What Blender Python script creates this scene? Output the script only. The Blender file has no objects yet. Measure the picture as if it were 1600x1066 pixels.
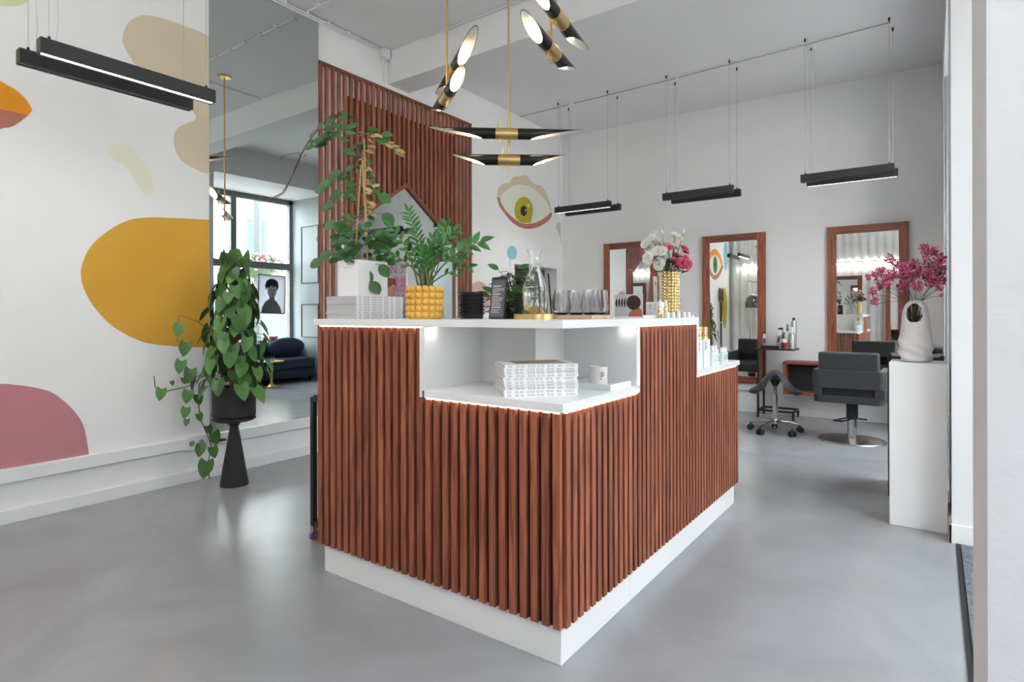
import bpy, bmesh, math, random
from mathutils import Vector, Matrix

random.seed(11)
scene = bpy.context.scene
COL = scene.collection
PI = math.pi

# ------------------------------------------------------------------ camera
YAW, ROLL, EYE = 0.6235, -0.0025, 1.16
Fw = Vector((-math.sin(YAW), math.cos(YAW), 0))
Rt0 = Vector((math.cos(YAW), math.sin(YAW), 0))
Up0 = Vector((0, 0, 1))
Rt = Rt0 * math.cos(ROLL) + Up0 * math.sin(ROLL)
Up = Up0 * math.cos(ROLL) - Rt0 * math.sin(ROLL)
cam = bpy.data.cameras.new('camera')
cam.sensor_width = 36.0
cam.sensor_fit = 'HORIZONTAL'
cam.lens = 917.5 / 1600 * 36.0
cam.shift_y = -(533 - 491) / 1600
cam.clip_start = 0.02
cam_ob = bpy.data.objects.new('camera', cam)
COL.objects.link(cam_ob)
m = Matrix.Identity(4)
for i in range(3):
    m[i][0] = Rt[i]; m[i][1] = Up[i]; m[i][2] = -Fw[i]
m[2][3] = EYE
cam_ob.matrix_world = m
scene.camera = cam_ob

# ------------------------------------------------------------------ sky and exposure
world = bpy.data.worlds.new('overcast_sky')
scene.world = world
world.use_nodes = True
bg = world.node_tree.nodes['Background']
bg.inputs[0].default_value = (0.87, 0.935, 1.0, 1)
bg.inputs[1].default_value = 5.6
vs = scene.view_settings
vs.view_transform = 'Standard'
vs.look = 'None'
vs.gamma = 1.0
vs.use_curve_mapping = False
vs.exposure = 1.99

def portal(y0, y1, z0, z1):
    l = bpy.data.lights.new('daylight_portal', 'AREA')
    l.shape = 'RECTANGLE'; l.size = z1 - z0; l.size_y = y1 - y0
    l.cycles.is_portal = True
    o = bpy.data.objects.new('daylight_portal', l); COL.objects.link(o)
    o.location = (1.34, (y0 + y1) / 2, (z0 + z1) / 2)
    o.rotation_euler = (0, PI / 2, 0)      # shines towards -x, into the room
portal(-0.5, 1.2, 0.66, 3.24)
portal(1.72, 3.66, 0.02, 3.24)
portal(4.4, 6.42, 0.66, 3.24)

# ------------------------------------------------------------------ materials
def S(r, g, b):
    f = lambda c: (c / 255 / 12.92) if c / 255 <= 0.04045 else ((c / 255 + 0.055) / 1.055) ** 2.4
    return (f(r), f(g), f(b), 1)

MATS = {}
def nodes(name):
    mt = bpy.data.materials.new(name); mt.use_nodes = True
    nt = mt.node_tree
    return mt, nt, nt.nodes['Principled BSDF']

def mat(name, col, rough=0.5, metal=0.0, var=0.06, vscale=4.0, bump=0.0, bscale=60.0,
        trans=0.0, ior=1.45, emit=0.0, rnd=0.0, coat=0.0, spec=0.5, alpha=1.0, stretch=(1, 1, 1)):
    if name in MATS: return MATS[name]
    mt, nt, b = nodes(name)
    tc = nt.nodes.new('ShaderNodeTexCoord')
    mp = nt.nodes.new('ShaderNodeMapping'); mp.inputs['Scale'].default_value = stretch
    nt.links.new(tc.outputs['Object'], mp.inputs['Vector'])
    nz = nt.nodes.new('ShaderNodeTexNoise'); nz.inputs['Scale'].default_value = vscale
    nz.inputs['Detail'].default_value = 4
    nt.links.new(mp.outputs[0], nz.inputs['Vector'])
    rp = nt.nodes.new('ShaderNodeValToRGB')
    lo = tuple(c * (1 - var) for c in col[:3]) + (1,)
    hi = tuple(min(1, c * (1 + var)) for c in col[:3]) + (1,)
    rp.color_ramp.elements[0].position = 0.3; rp.color_ramp.elements[0].color = lo
    rp.color_ramp.elements[1].position = 0.7; rp.color_ramp.elements[1].color = hi
    nt.links.new(nz.outputs['Fac'], rp.inputs[0])
    out = rp.outputs[0]
    if rnd:
        oi = nt.nodes.new('ShaderNodeObjectInfo')
        hs = nt.nodes.new('ShaderNodeHueSaturation')
        mr = nt.nodes.new('ShaderNodeMapRange')
        mr.inputs[3].default_value = 1 - rnd; mr.inputs[4].default_value = 1 + rnd
        nt.links.new(oi.outputs['Random'], mr.inputs[0])
        nt.links.new(mr.outputs[0], hs.inputs['Value'])
        nt.links.new(out, hs.inputs['Color'])
        out = hs.outputs[0]
    nt.links.new(out, b.inputs['Base Color'])
    b.inputs['Roughness'].default_value = rough
    b.inputs['Metallic'].default_value = metal
    b.inputs['IOR'].default_value = ior
    b.inputs['Transmission Weight'].default_value = trans
    b.inputs['Coat Weight'].default_value = coat
    b.inputs['Specular IOR Level'].default_value = spec
    if emit:
        nt.links.new(out, b.inputs['Emission Color'])
        b.inputs['Emission Strength'].default_value = emit
    if bump:
        n2 = nt.nodes.new('ShaderNodeTexNoise'); n2.inputs['Scale'].default_value = bscale
        n2.inputs['Detail'].default_value = 5
        nt.links.new(mp.outputs[0], n2.inputs['Vector'])
        bp = nt.nodes.new('ShaderNodeBump'); bp.inputs['Strength'].default_value = bump
        bp.inputs['Distance'].default_value = 0.01
        nt.links.new(n2.outputs['Fac'], bp.inputs['Height'])
        nt.links.new(bp.outputs[0], b.inputs['Normal'])
    MATS[name] = mt
    return mt

def wood(name, dark, mid, light, rough=0.42, axis=2, rnd=0.16):
    if name in MATS: return MATS[name]
    mt, nt, b = nodes(name)
    tc = nt.nodes.new('ShaderNodeTexCoord')
    oi = nt.nodes.new('ShaderNodeObjectInfo')
    mul = nt.nodes.new('ShaderNodeMath'); mul.operation = 'MULTIPLY'; mul.inputs[1].default_value = 37.0
    nt.links.new(oi.outputs['Random'], mul.inputs[0])
    add = nt.nodes.new('ShaderNodeVectorMath'); add.operation = 'ADD'
    nt.links.new(tc.outputs['Object'], add.inputs[0]); nt.links.new(mul.outputs[0], add.inputs[1])
    mp = nt.nodes.new('ShaderNodeMapping')
    sc = [38.0, 38.0, 38.0]; sc[axis] = 2.2
    mp.inputs['Scale'].default_value = sc
    nt.links.new(add.outputs[0], mp.inputs['Vector'])
    n1 = nt.nodes.new('ShaderNodeTexNoise'); n1.inputs['Scale'].default_value = 1.6; n1.inputs['Detail'].default_value = 6
    n1.inputs['Distortion'].default_value = 0.9
    nt.links.new(mp.outputs[0], n1.inputs['Vector'])
    rp = nt.nodes.new('ShaderNodeValToRGB')
    e = rp.color_ramp.elements
    e[0].position = 0.28; e[0].color = dark
    e[1].position = 0.75; e[1].color = light
    k = e.new(0.5); k.color = mid
    nt.links.new(n1.outputs['Fac'], rp.inputs[0])
    hs = nt.nodes.new('ShaderNodeHueSaturation')
    mr = nt.nodes.new('ShaderNodeMapRange')
    mr.inputs[3].default_value = 1 - rnd; mr.inputs[4].default_value = 1 + rnd
    nt.links.new(oi.outputs['Random'], mr.inputs[0])
    nt.links.new(mr.outputs[0], hs.inputs['Value'])
    nt.links.new(rp.outputs[0], hs.inputs['Color'])
    nt.links.new(hs.outputs[0], b.inputs['Base Color'])
    b.inputs['Roughness'].default_value = rough
    bp = nt.nodes.new('ShaderNodeBump'); bp.inputs['Strength'].default_value = 0.12; bp.inputs['Distance'].default_value = 0.003
    nt.links.new(n1.outputs['Fac'], bp.inputs['Height']); nt.links.new(bp.outputs[0], b.inputs['Normal'])
    MATS[name] = mt
    return mt

def pane_mat(name, tint=(1, 1, 1, 1), refl=0.07):
    if name in MATS: return MATS[name]
    mt = bpy.data.materials.new(name); mt.use_nodes = True
    nt = mt.node_tree; nt.nodes.clear()
    o = nt.nodes.new('ShaderNodeOutputMaterial'); mx = nt.nodes.new('ShaderNodeMixShader')
    t = nt.nodes.new('ShaderNodeBsdfTransparent'); g = nt.nodes.new('ShaderNodeBsdfGlossy')
    t.inputs[0].default_value = tint; g.inputs['Roughness'].default_value = 0.01
    mx.inputs[0].default_value = refl
    nt.links.new(t.outputs[0], mx.inputs[1]); nt.links.new(g.outputs[0], mx.inputs[2])
    nt.links.new(mx.outputs[0], o.inputs[0])
    MATS[name] = mt
    return mt

def floor_mat():
    mt, nt, b = nodes('polished_concrete')
    tc = nt.nodes.new('ShaderNodeTexCoord')
    n1 = nt.nodes.new('ShaderNodeTexNoise'); n1.inputs['Scale'].default_value = 1.7; n1.inputs['Detail'].default_value = 8; n1.inputs['Distortion'].default_value = 1.2
    n2 = nt.nodes.new('ShaderNodeTexNoise'); n2.inputs['Scale'].default_value = 3.0; n2.inputs['Detail'].default_value = 2
    nt.links.new(tc.outputs['Object'], n1.inputs['Vector']); nt.links.new(tc.outputs['Object'], n2.inputs['Vector'])
    rp = nt.nodes.new('ShaderNodeValToRGB')
    e = rp.color_ramp.elements
    e[0].position = 0.25; e[0].color = S(149, 150, 154)
    e[1].position = 0.75; e[1].color = S(165, 167, 171)
    nt.links.new(n1.outputs['Fac'], rp.inputs[0])
    nt.links.new(rp.outputs[0], b.inputs['Base Color'])
    mr = nt.nodes.new('ShaderNodeMapRange'); mr.inputs[1].default_value = 0.3; mr.inputs[2].default_value = 0.7
    mr.inputs[3].default_value = 0.24; mr.inputs[4].default_value = 0.30
    b.inputs['Roughness'].default_value = 0.27
    return mt

FLOOR = floor_mat()
WALL = mat('white_wall_paint', S(244, 244, 244), 0.75, var=0.015, vscale=1.5, bump=0.05, bscale=90)
WALLG = mat('pale_grey_wall_paint', S(242, 242, 242), 0.75, var=0.02, vscale=1.2, bump=0.05, bscale=90)
PLASTER = mat('uneven_white_plaster', S(226, 226, 228), 0.7, var=0.02, vscale=3, bump=0.25, bscale=22)
CEIL = mat('ceiling_paint', S(240, 240, 241), 0.85, var=0.02, vscale=0.8)
TRIMW = mat('white_trim_paint', S(238, 239, 240), 0.4, var=0.01)
LAM = mat('white_laminate', S(240, 241, 241), 0.3, var=0.006)
WOOD = wood('red_stained_wood', S(100, 52, 36), S(152, 86, 61), S(184, 112, 82))
WOODX = wood('red_stained_wood_horizontal', S(94, 51, 37), S(136, 77, 56), S(158, 95, 70), axis=0)
BLACK = mat('black_powder_coat', S(38, 38, 40), 0.45, var=0.05)
DARK = mat('charcoal_metal', S(52, 52, 55), 0.5, var=0.05)
LEATHER = mat('charcoal_leatherette', S(62, 64, 68), 0.42, var=0.05, bump=0.1, bscale=220)
CHROME = mat('polished_chrome', S(205, 205, 208), 0.12, 1.0, var=0.02)
STEEL = mat('brushed_steel', S(178, 176, 174), 0.28, 1.0, var=0.06, vscale=30)
BRASS = mat('brushed_brass', S(226, 198, 134), 0.30, 1.0, var=0.05, vscale=20)
GOLD = mat('shiny_gold', S(226, 198, 140), 0.14, 1.0, var=0.03)
GLASS = mat('clear_glass', (0.97, 0.99, 0.98, 1), 0.0, trans=1.0, var=0.0)
SMOKE = mat('smoky_glass', (0.80, 0.80, 0.82, 1), 0.02, trans=1.0, var=0.02)
WATER = mat('water', (0.98, 0.99, 0.97, 1), 0.0, trans=1.0, ior=1.33, var=0.0)
MIRROR = mat('silvered_mirror', (0.86, 0.88, 0.875, 1), 0.0, 1.0, var=0.0)
MIRRORT = mat('aged_tall_mirror', (0.66, 0.70, 0.69, 1), 0.0, 1.0, var=0.0)
PANE = pane_mat('window_glass')
PANET = pane_mat('daylight_dimming_glass', (.58, .59, .60, 1))  # tint added to the unseen window to dim daylight on the near pier
PANED = pane_mat('daylight_dimming_door_glass', (.68, .69, .69, 1))  # grey tint added to cut the daylight falling on the pier past the door
def sheer(name, col, k=.5):
    mt, nt, b = nodes(name); MATS[name] = mt
    b.inputs['Base Color'].default_value = col; b.inputs['Roughness'].default_value = .6
    tr = nt.nodes.new('ShaderNodeBsdfTranslucent'); tr.inputs[0].default_value = col
    mx = nt.nodes.new('ShaderNodeMixShader'); mx.inputs[0].default_value = k
    nt.links.new(b.outputs[0], mx.inputs[1]); nt.links.new(tr.outputs[0], mx.inputs[2])
    nt.links.new(mx.outputs[0], nt.nodes['Material Output'].inputs[0])
    return mt
def leafmat(name, a, rnd=0.28, rough=0.34):
    return mat(name, a, rough, var=0.22, vscale=14, rnd=rnd, spec=0.5)
GREEN = leafmat('heart_leaf_green', S(76, 120, 58), .34)
GREENH = leafmat('waxy_leaf_green', S(62, 110, 56))
GREENZ = leafmat('glossy_leaflet_green', S(58, 116, 52), rough=0.25)
GREENB = leafmat('soft_leaf_green', S(62, 104, 52))
TAN = leafmat('tan_leaf_underside', S(178, 160, 108), rnd=0.12)
STEM = mat('stem_green', S(96, 112, 66), 0.5)
BROWN = mat('dry_stem_brown', S(84, 66, 46), 0.7)
SOIL = mat('potting_soil', S(58, 44, 34), 0.95, var=0.3, vscale=60, bump=0.6, bscale=120)
BAMBOO = mat('bamboo_stake', S(196, 164, 112), 0.6)

# ------------------------------------------------------------------ mesh helpers
class MB:
    def __init__(s): s.v = []; s.f = []
    def _a(s, vs, fs):
        k = len(s.v); s.v += [tuple(p) for p in vs]; s.f += [tuple(i + k for i in q) for q in fs]; return s
    def hexa(s, p):   # 8 points: bottom ring 0-3 (ccw), top ring 4-7
        return s._a(p, [(3, 2, 1, 0), (4, 5, 6, 7), (0, 1, 5, 4), (1, 2, 6, 5), (2, 3, 7, 6), (3, 0, 4, 7)])
    def box(s, x0, x1, y0, y1, z0, z1):
        return s.hexa([(x0, y0, z0), (x1, y0, z0), (x1, y1, z0), (x0, y1, z0), (x0, y0, z1), (x1, y0, z1), (x1, y1, z1), (x0, y1, z1)])
    def ring_loft(s, rings, cap0=True, cap1=True):
        n = len(rings[0]); vs = [p for r in rings for p in r]; fs = []
        for i in range(len(rings) - 1):
            for j in range(n):
                k = (j + 1) % n
                fs.append((i * n + j, i * n + k, (i + 1) * n + k, (i + 1) * n + j))
        if cap0: fs.append(tuple(reversed(range(n))))
        if cap1: fs.append(tuple(range((len(rings) - 1) * n, len(rings) * n)))
        return s._a(vs, fs)
    def cyl(s, p0, p1, r0, r1=None, n=16, cap=True):
        r1 = r0 if r1 is None else r1
        p0 = Vector(p0); p1 = Vector(p1); d = (p1 - p0).normalized()
        a = d.orthogonal().normalized(); b = d.cross(a)
        R = lambda p, r: [p + (a * math.cos(2 * PI * i / n) + b * math.sin(2 * PI * i / n)) * r for i in range(n)]
        return s.ring_loft([R(p0, r0), R(p1, r1)], cap, cap)
    def lathe(s, prof, c=(0, 0, 0), n=32, mod=None):
        rings = []
        for r, z in prof:
            rings.append([(c[0] + max(r, 1e-4) * (mod(i / n, z) if mod else 1) * math.cos(2 * PI * i / n),
                           c[1] + max(r, 1e-4) * (mod(i / n, z) if mod else 1) * math.sin(2 * PI * i / n), c[2] + z) for i in range(n)])
        return s.ring_loft(rings, True, True)
    def tube(s, pts, r, n=8):
        pts = [Vector(p) for p in pts]; rings = []; a = None
        for i, p in enumerate(pts):
            d = (pts[min(i + 1, len(pts) - 1)] - pts[max(i - 1, 0)]).normalized()
            a = d.orthogonal().normalized() if a is None else (a - d * a.dot(d)).normalized()
            b = d.cross(a); rr = r[i] if isinstance(r, (list, tuple)) else r
            rings.append([p + (a * math.cos(2 * PI * j / n) + b * math.sin(2 * PI * j / n)) * rr for j in range(n)])
        return s.ring_loft(rings)
    def sphere(s, c, r, nu=16, nv=10):
        if not isinstance(r, (list, tuple)): r = (r, r, r)
        rings = []
        for i in range(nv + 1):
            t = PI * i / nv; q = max(math.sin(t), 1e-3)
            rings.append([(c[0] + r[0] * q * math.cos(2 * PI * j / nu), c[1] + r[1] * q * math.sin(2 * PI * j / nu), c[2] - r[2] * math.cos(t)) for j in range(nu)])
        return s.ring_loft(rings)
    def prism(s, poly, f0, f1):   # poly of (a, b); f0/f1 map to 3d
        n = len(poly)
        return s._a([f0(a, b) for a, b in poly] + [f1(a, b) for a, b in poly],
                    [tuple(reversed(range(n))), tuple(range(n, 2 * n))] + [(i, (i + 1) % n, n + (i + 1) % n, n + i) for i in range(n)])
    def mesh(s, name, mt, smooth=False):
        me = bpy.data.meshes.new(name); me.from_pydata(s.v, [], s.f)
        bm = bmesh.new(); bm.from_mesh(me); bmesh.ops.recalc_face_normals(bm, faces=bm.faces[:]); bm.to_mesh(me); bm.free()
        me.materials.append(mt)
        if smooth:
            me.shade_smooth(); me.set_sharp_from_angle(angle=math.radians(40))
        me.update(); return me
    def build(s, name, mt, parent=None, smooth=False, bev=0.0, world=False, seg=2):
        if world and parent:
            r = parent
            while r.parent: r = r.parent
            L = r.location
            s.v = [(p[0] - L.x, p[1] - L.y, p[2] - L.z) for p in s.v]
        o = bpy.data.objects.new(name, s.mesh(name, mt, smooth)); COL.objects.link(o)
        if parent: o.parent = parent
        if bev:
            b = o.modifiers.new('edge', 'BEVEL'); b.width = bev; b.segments = seg; b.limit_method = 'ANGLE'; b.angle_limit = math.radians(50)
        return o

def inst(me, name, parent, loc=(0, 0, 0), mtx=None):
    o = bpy.data.objects.new(name, me); COL.objects.link(o)
    if parent: o.parent = parent
    if mtx is not None: o.matrix_local = mtx
    else: o.location = loc
    return o
def tag(o, label, cat, group=None):
    o['label'] = label; o['category'] = cat
    if group: o['group'] = group
    return o
def thing(name, label, cat, loc=(0, 0, 0), rz=0.0, group=None):
    o = bpy.data.objects.new(name, None); COL.objects.link(o)
    o.empty_display_size = 0.1
    o.location = loc; o.rotation_euler = (0, 0, rz)
    return tag(o, label, cat, group)
def struct(o): o['kind'] = 'structure'; return o
def copy_tree(o, parent=None):
    c = o.copy(); COL.objects.link(c)
    if parent: c.parent = parent; c.matrix_parent_inverse = o.matrix_parent_inverse.copy()
    for ch in o.children: copy_tree(ch, c)
    return c
def frame_m(loc, ydir, zup, sc=1.0):
    y = Vector(ydir).normalized(); z = Vector(zup); z = (z - y * z.dot(y))
    if z.length < 1e-4: z = y.orthogonal()
    z.normalize(); x = y.cross(z)
    M = Matrix.Identity(4)
    for i in range(3):
        M[i][0] = x[i] * sc; M[i][1] = y[i] * sc; M[i][2] = z[i] * sc; M[i][3] = loc[i]
    return M
def text_mesh(txt, size, mt, ext=0.0004, align='CENTER'):
    cu = bpy.data.curves.new('lettering', 'FONT'); cu.body = txt; cu.size = size; cu.extrude = ext
    cu.align_x = align; cu.align_y = 'CENTER'; cu.resolution_u = 3
    o = bpy.data.objects.new('lettering', cu); COL.objects.link(o)
    dg = bpy.context.evaluated_depsgraph_get(); dg.update()
    me = bpy.data.meshes.new_from_object(o.evaluated_get(dg))
    bpy.data.objects.remove(o); me.materials.clear(); me.materials.append(mt)
    return me
def leaf_mesh(name, mt, L, W, kind='oval', fold=0.12, droop=0.15, n=7):
    vs = []; fs = []
    for i in range(n + 1):
        t = i / n
        if kind == 'heart':
            w = W / 2 * (math.sin(PI * min(1, (t * 0.86 + 0.14)) ** 0.72)) ** 0.8 if t < 1 else 0.0
            w = max(w, 0.0); back = -0.20 * L * (1 - t) ** 3
        elif kind == 'lance':
            w = W / 2 * math.sin(PI * t ** 0.75) ** 0.9 if 0 < t < 1 else 0.0; back = 0
        else:
            w = W / 2 * math.sin(PI * t) ** 0.6 if 0 < t < 1 else 0.0; back = 0
        zc = -droop * L * t * t
        w = max(w, W * 0.012)
        vs += [(-w, t * L + back, zc + fold * w * 2), (-w * 0.5, t * L + back * .4, zc + fold * w * 1.1), (0, t * L, zc), (w * 0.5, t * L + back * .4, zc + fold * w * 1.1), (w, t * L + back, zc + fold * w * 2)]
    for i in range(n):
        for j in range(4):
            a = i * 5 + j; fs.append((a, a + 1, a + 6, a + 5))
    mb = MB(); mb._a(vs, fs)
    me = bpy.data.meshes.new(name); me.from_pydata(mb.v, [], mb.f); me.materials.append(mt); me.shade_smooth(); me.update()
    return me
ORD = ['lowest', 'second from the bottom', 'third from the bottom', 'fourth from the bottom', 'fifth from the bottom', 'sixth from the bottom',
       'seventh from the bottom', 'eighth from the bottom', 'ninth from the bottom', 'tenth from the bottom']
# ------------------------------------------------------------------ the room
CZ = 3.67
def lwx(y): return -4.181 - 0.0145 * y
def bwy(x): return 7.33 + 0.034 * x
def lw_box(mb, y0, y1, z0, z1, o0, o1):
    a, b = lwx(y0), lwx(y1)
    return mb.hexa([(a + o0, y0, z0), (a + o1, y0, z0), (b + o1, y1, z0), (b + o0, y1, z0), (a + o0, y0, z1), (a + o1, y0, z1), (b + o1, y1, z1), (b + o0, y1, z1)])
def bw_box(mb, x0, x1, z0, z1, o0, o1):     # offsets towards the room
    a, b = bwy(x0), bwy(x1)
    return mb.hexa([(x0, a - o1, z0), (x1, b - o1, z0), (x1, b - o0, z0), (x0, a - o0, z0), (x0, a - o1, z1), (x1, b - o1, z1), (x1, b - o0, z1), (x0, a - o0, z1)])

struct(MB().box(-4.5, 1.3, -0.95, 7.6, -0.1, 0).build('floor', FLOOR))
struct(MB().box(-4.5, 1.3, -0.95, 7.6, CZ, CZ + 0.1).build('ceiling', CEIL))
b = MB()
lw_box(b, -0.95, 5.99, -0.1, CZ + .05, -0.2, 0); lw_box(b, 5.99, 7.03, 1.79, CZ + .05, -0.2, 0); lw_box(b, 7.03, 7.6, -0.1, CZ + .05, -0.2, 0)
wall_left = struct(b.build('wall_left', WALL))
b = MB(); GREYIN = mat('grey_alcove_paint', S(176, 177, 178), 0.8)
b.box(-5.10, -5.05, 5.9, 7.15, -.1, 1.9); b.box(-5.05, -4.47, 5.9, 5.95, -.1, 1.9); b.box(-5.05, -4.48, 7.1, 7.15, -.1, 1.9); b.box(-5.05, -4.47, 5.9, 7.15, 1.85, 1.9); b.box(-5.05, -4.5, 5.95, 7.1, -.1, 0)
b.build('alcove_lining', GREYIN, wall_left)
for z in (1.18, 1.42):
    MB().box(-5.05, -4.72, 6.75, 7.1, z, z + .03).build('alcove_shelf', WOODX, wall_left)
b = MB(); bw_box(b, -4.6, 1.35, -0.1, CZ + .05, -0.2, 0); struct(b.build('wall_back', WALLG))
struct(MB().box(-4.5, 1.35, -0.95, -0.78, -0.1, CZ + .05).build('wall_front', WALL))
# street side: piers, lintels and low walls under the windows
b = MB()
for y0, y1 in ((-0.95, -0.52), (1.234, 1.68), (3.703, 4.38), (6.45, 7.55)):
    b.box(0.07, 1.3, y0, y1, -0.1, CZ + .05)
for y0, y1 in ((-0.52, 1.234), (1.68, 3.703), (4.38, 6.45)):
    b.box(0.07, 1.3, y0, y1, 3.25, CZ + .05)
for y0, y1 in ((-0.52, 1.234), (4.38, 6.45)):
    b.box(1.16, 1.3, y0, y1, -0.1, 0.62)
wall_right = struct(b.build('wall_right', PLASTER))
REVEAL = mat('blue_grey_panelling', S(150, 158, 162), 0.45, var=0.03)
b = MB(); b.box(0.09, 1.16, 6.43, 6.45, 0, 3.25); b.box(0.09, 1.16, 4.38, 4.40, 0, 3.25); b.build('reveal_lining', REVEAL, wall_right)
GROOVE = mat('dark_panel_bead', S(70, 76, 80), 0.5)
def bead(x0, x1, z0, z1):
    b = MB()
    for a in ((x0, x1, z0, z0 + .015), (x0, x1, z1 - .015, z1), (x0, x0 + .015, z0, z1), (x1 - .015, x1, z0, z1)):
        b.box(a[0], a[1], 6.418, 6.432, a[2], a[3])
    b.build('panel_bead', GROOVE, wall_right)
bead(0.42, 0.92, 1.72, 2.75); bead(0.42, 0.92, 0.75, 1.35)

# beam across the ceiling
struct(MB().box(-4.5, 1.0, 3.865, 4.145, 3.36, CZ + .02).build('trim_1', CEIL, bev=.004))
# cable duct, ledge and baseboards
b = MB(); lw_box(b, -0.8, 5.9, 0.232, 0.308, 0, 0.035); struct(b.build('trim_2', TRIMW, bev=.004))
b = MB(); bw_box(b, -4.24, 0.06, 0.255, 0.335, 0, 0.03); struct(b.build('trim_3', TRIMW, bev=.004))
b = MB(); lw_box(b, -0.8, 5.98, 0, 0.076, 0, 0.016); struct(b.build('baseboard_left', TRIMW, bev=.002))
b = MB(); bw_box(b, -4.25, 0.06, 0, 0.1, 0, 0.016); struct(b.build('baseboard_back', TRIMW, bev=.002))
b = MB(); b.box(.058, .07, 3.69, 4.36, 0, .095); b.box(.058, 1.16, 3.69, 3.703, 0, .095); b.box(.058, .07, 6.46, 7.3, 0, .095); struct(b.build('baseboard_right', TRIMW, bev=.002))

# windows and the street door
FRAME = mat('grey_window_frame', S(112, 114, 114), 0.5)
def window(name, y0, y1, z0, z1, mulls, transom, glass=PANE):
    w = struct(bpy.data.objects.new(name, None)); COL.objects.link(w); w.location = (1.22, (y0 + y1) / 2, z0)
    b = MB()
    for a in ((y0, y0 + .07, z0, z1), (y1 - .07, y1, z0, z1), (y0, y1, z0, z0 + .08), (y0, y1, z1 - .09, z1)): b.box(1.18, 1.27, *a)
    b.build('window_frame', FRAME, w, world=True, bev=.004)
    ys = [y0 + .07] + mulls + [y1 - .07]
    for q in mulls: MB().box(1.185, 1.265, q - .05, q + .05, z0 + .08, z1 - .09).build('mullion', FRAME, w, world=True, bev=.004)
    zs = [z0 + .08] + ([transom] if transom else []) + [z1 - .09]
    if transom: MB().box(1.175, 1.27, y0 + .07, y1 - .07, transom - .06, transom + .06).build('transom', FRAME, w, world=True, bev=.004)
    for i in range(len(ys) - 1):
        for j in range(len(zs) - 1):
            MB().box(1.222, 1.228, ys[i], ys[i + 1], zs[j], zs[j + 1]).build('pane', glass, w, world=True)
    return w
window('window_1', -0.52, 1.234, 0.62, 3.25, [0.36], 2.03, PANET)
window('window_2', 4.40, 6.43, 0.62, 3.25, [5.31], 2.03)
d = window('door_1', 1.68, 3.703, 0.0, 3.25, [2.1, 3.3], 2.3, PANED)
b = MB(); b.cyl((1.14, 2.22, .9), (1.14, 2.22, 1.5), .015); b.cyl((1.14, 2.22, .95), (1.2, 2.22, .95), .01); b.cyl((1.14, 2.22, 1.45), (1.2, 2.22, 1.45), .01)
b.build('door_handle', STEEL, d, True, world=True)
struct(MB().box(1.0, 1.18, 4.40, 6.43, .60, .63).build('trim_4', TRIMW, bev=.004))

# ------------------------------------------------------------------ outside: street seen through the glass
struct(MB().box(1.3, 30, -30, 45, -0.15, -0.06).build('street', mat('pale_paving', S(150, 147, 142), 0.8, var=.08)))
bl = thing('town_house', 'cream plastered town house across the street with shop front', 'building', (8.5, 9, -0.06))
CREAM = mat('cream_render', S(216, 210, 198), 0.8)
MB().box(0, 5, -26, 24, 0, 5.6).build('facade', CREAM, bl)
DGL = mat('far_window_glass', S(58, 68, 74), 0.3)
for y in (-9.0, -6.3, -3.6, -1.2, 1.05, 3.4, 5.8):
    for z in (3.1,):
        f = MB().box(-.06, .0, y - .42, y + .42, z - .08, z + 1.12).build('window', TRIMW, bl)
        MB().box(-.075, -.06, y - .33, y - .03, z, z + 1.04).build('window_pane', DGL, f); MB().box(-.075, -.06, y + .03, y + .33, z, z + 1.04).build('window_pane', DGL, f)
MB().box(-.12, 0, -20, 20, 2.6, 2.72).build('cornice', TRIMW, bl)
sf = MB().box(-.08, 0, -1.2, 3.0, .1, 2.1).build('shop_window', mat('shop_glass', S(80, 88, 90), .3), bl)
MB().box(-.10, -.08, -1.0, 1.4, 1.66, 2.05).build('shop_sign', mat('sign_board_grey', S(50, 56, 56), .5), bl)
sg = inst(text_mesh('EREST', .30, mat('sign_letters', S(236, 238, 236), .5), .004), 'sign_lettering', bl)
sg.matrix_local = frame_m((-.105, .2, 1.85), (0, 0, 1), (-1, 0, 0))
lp = thing('street_lamp', 'grey cast iron street lamp post outside the window', 'lamp post', (4.0, 7.42, -0.06))
MB().lathe([(.22, 0), (.22, .1), (.16, .18), (.16, .55), (.19, .6), (.15, .7), (.11, .8), (.10, 1.5), (.11, 1.55), (.09, 1.65), (.075, 5.0), (.0, 5.0)], n=20).build('post', mat('lamp_post_grey', S(66, 70, 72), .5), lp, True)
b = MB(); b.tube([(0, 0, 4.9), (.0, -.3, 5.3), (0, -.8, 5.4)], .04); b.build('arm', MATS['lamp_post_grey'], lp, True)
MB().lathe([(.05, 5.35), (.2, 5.2), (.18, 5.1), (0, 5.08)], (0, -.8, 0), 16).build('lantern', MATS['lamp_post_grey'], lp, True)
fb = thing('flower_basket', 'round hanging basket of pink and white flowers on lamp post', 'flower basket', (4.0, 7.42, 2.2))
b = MB()
b.lathe([(.05, -.25), (.3, -.12), (.44, .1), (.40, .1), (.1, -.1)], n=20); b.build('basket', mat('basket_green', S(70, 84, 60), .8), fb, True)
for nm, c, k in (('white_blossoms', S(206, 196, 196), 160), ('pink_blossoms', S(160, 52, 80), 200), ('foliage', S(58, 84, 46), 240)):
    b = MB()
    for i in range(k):
        a = random.uniform(0, 2 * PI); r = .5 * math.sqrt(random.random()); z = random.uniform(-.12, .3) * (1 - .6 * r)
        b.sphere((r * math.cos(a) * 1.05, r * math.sin(a) * 1.05, z + .05), random.uniform(.025, .05), 6, 4)
    o = b.build(nm, mat('basket_' + nm, c, .8), fb); o['kind'] = 'stuff'

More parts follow.
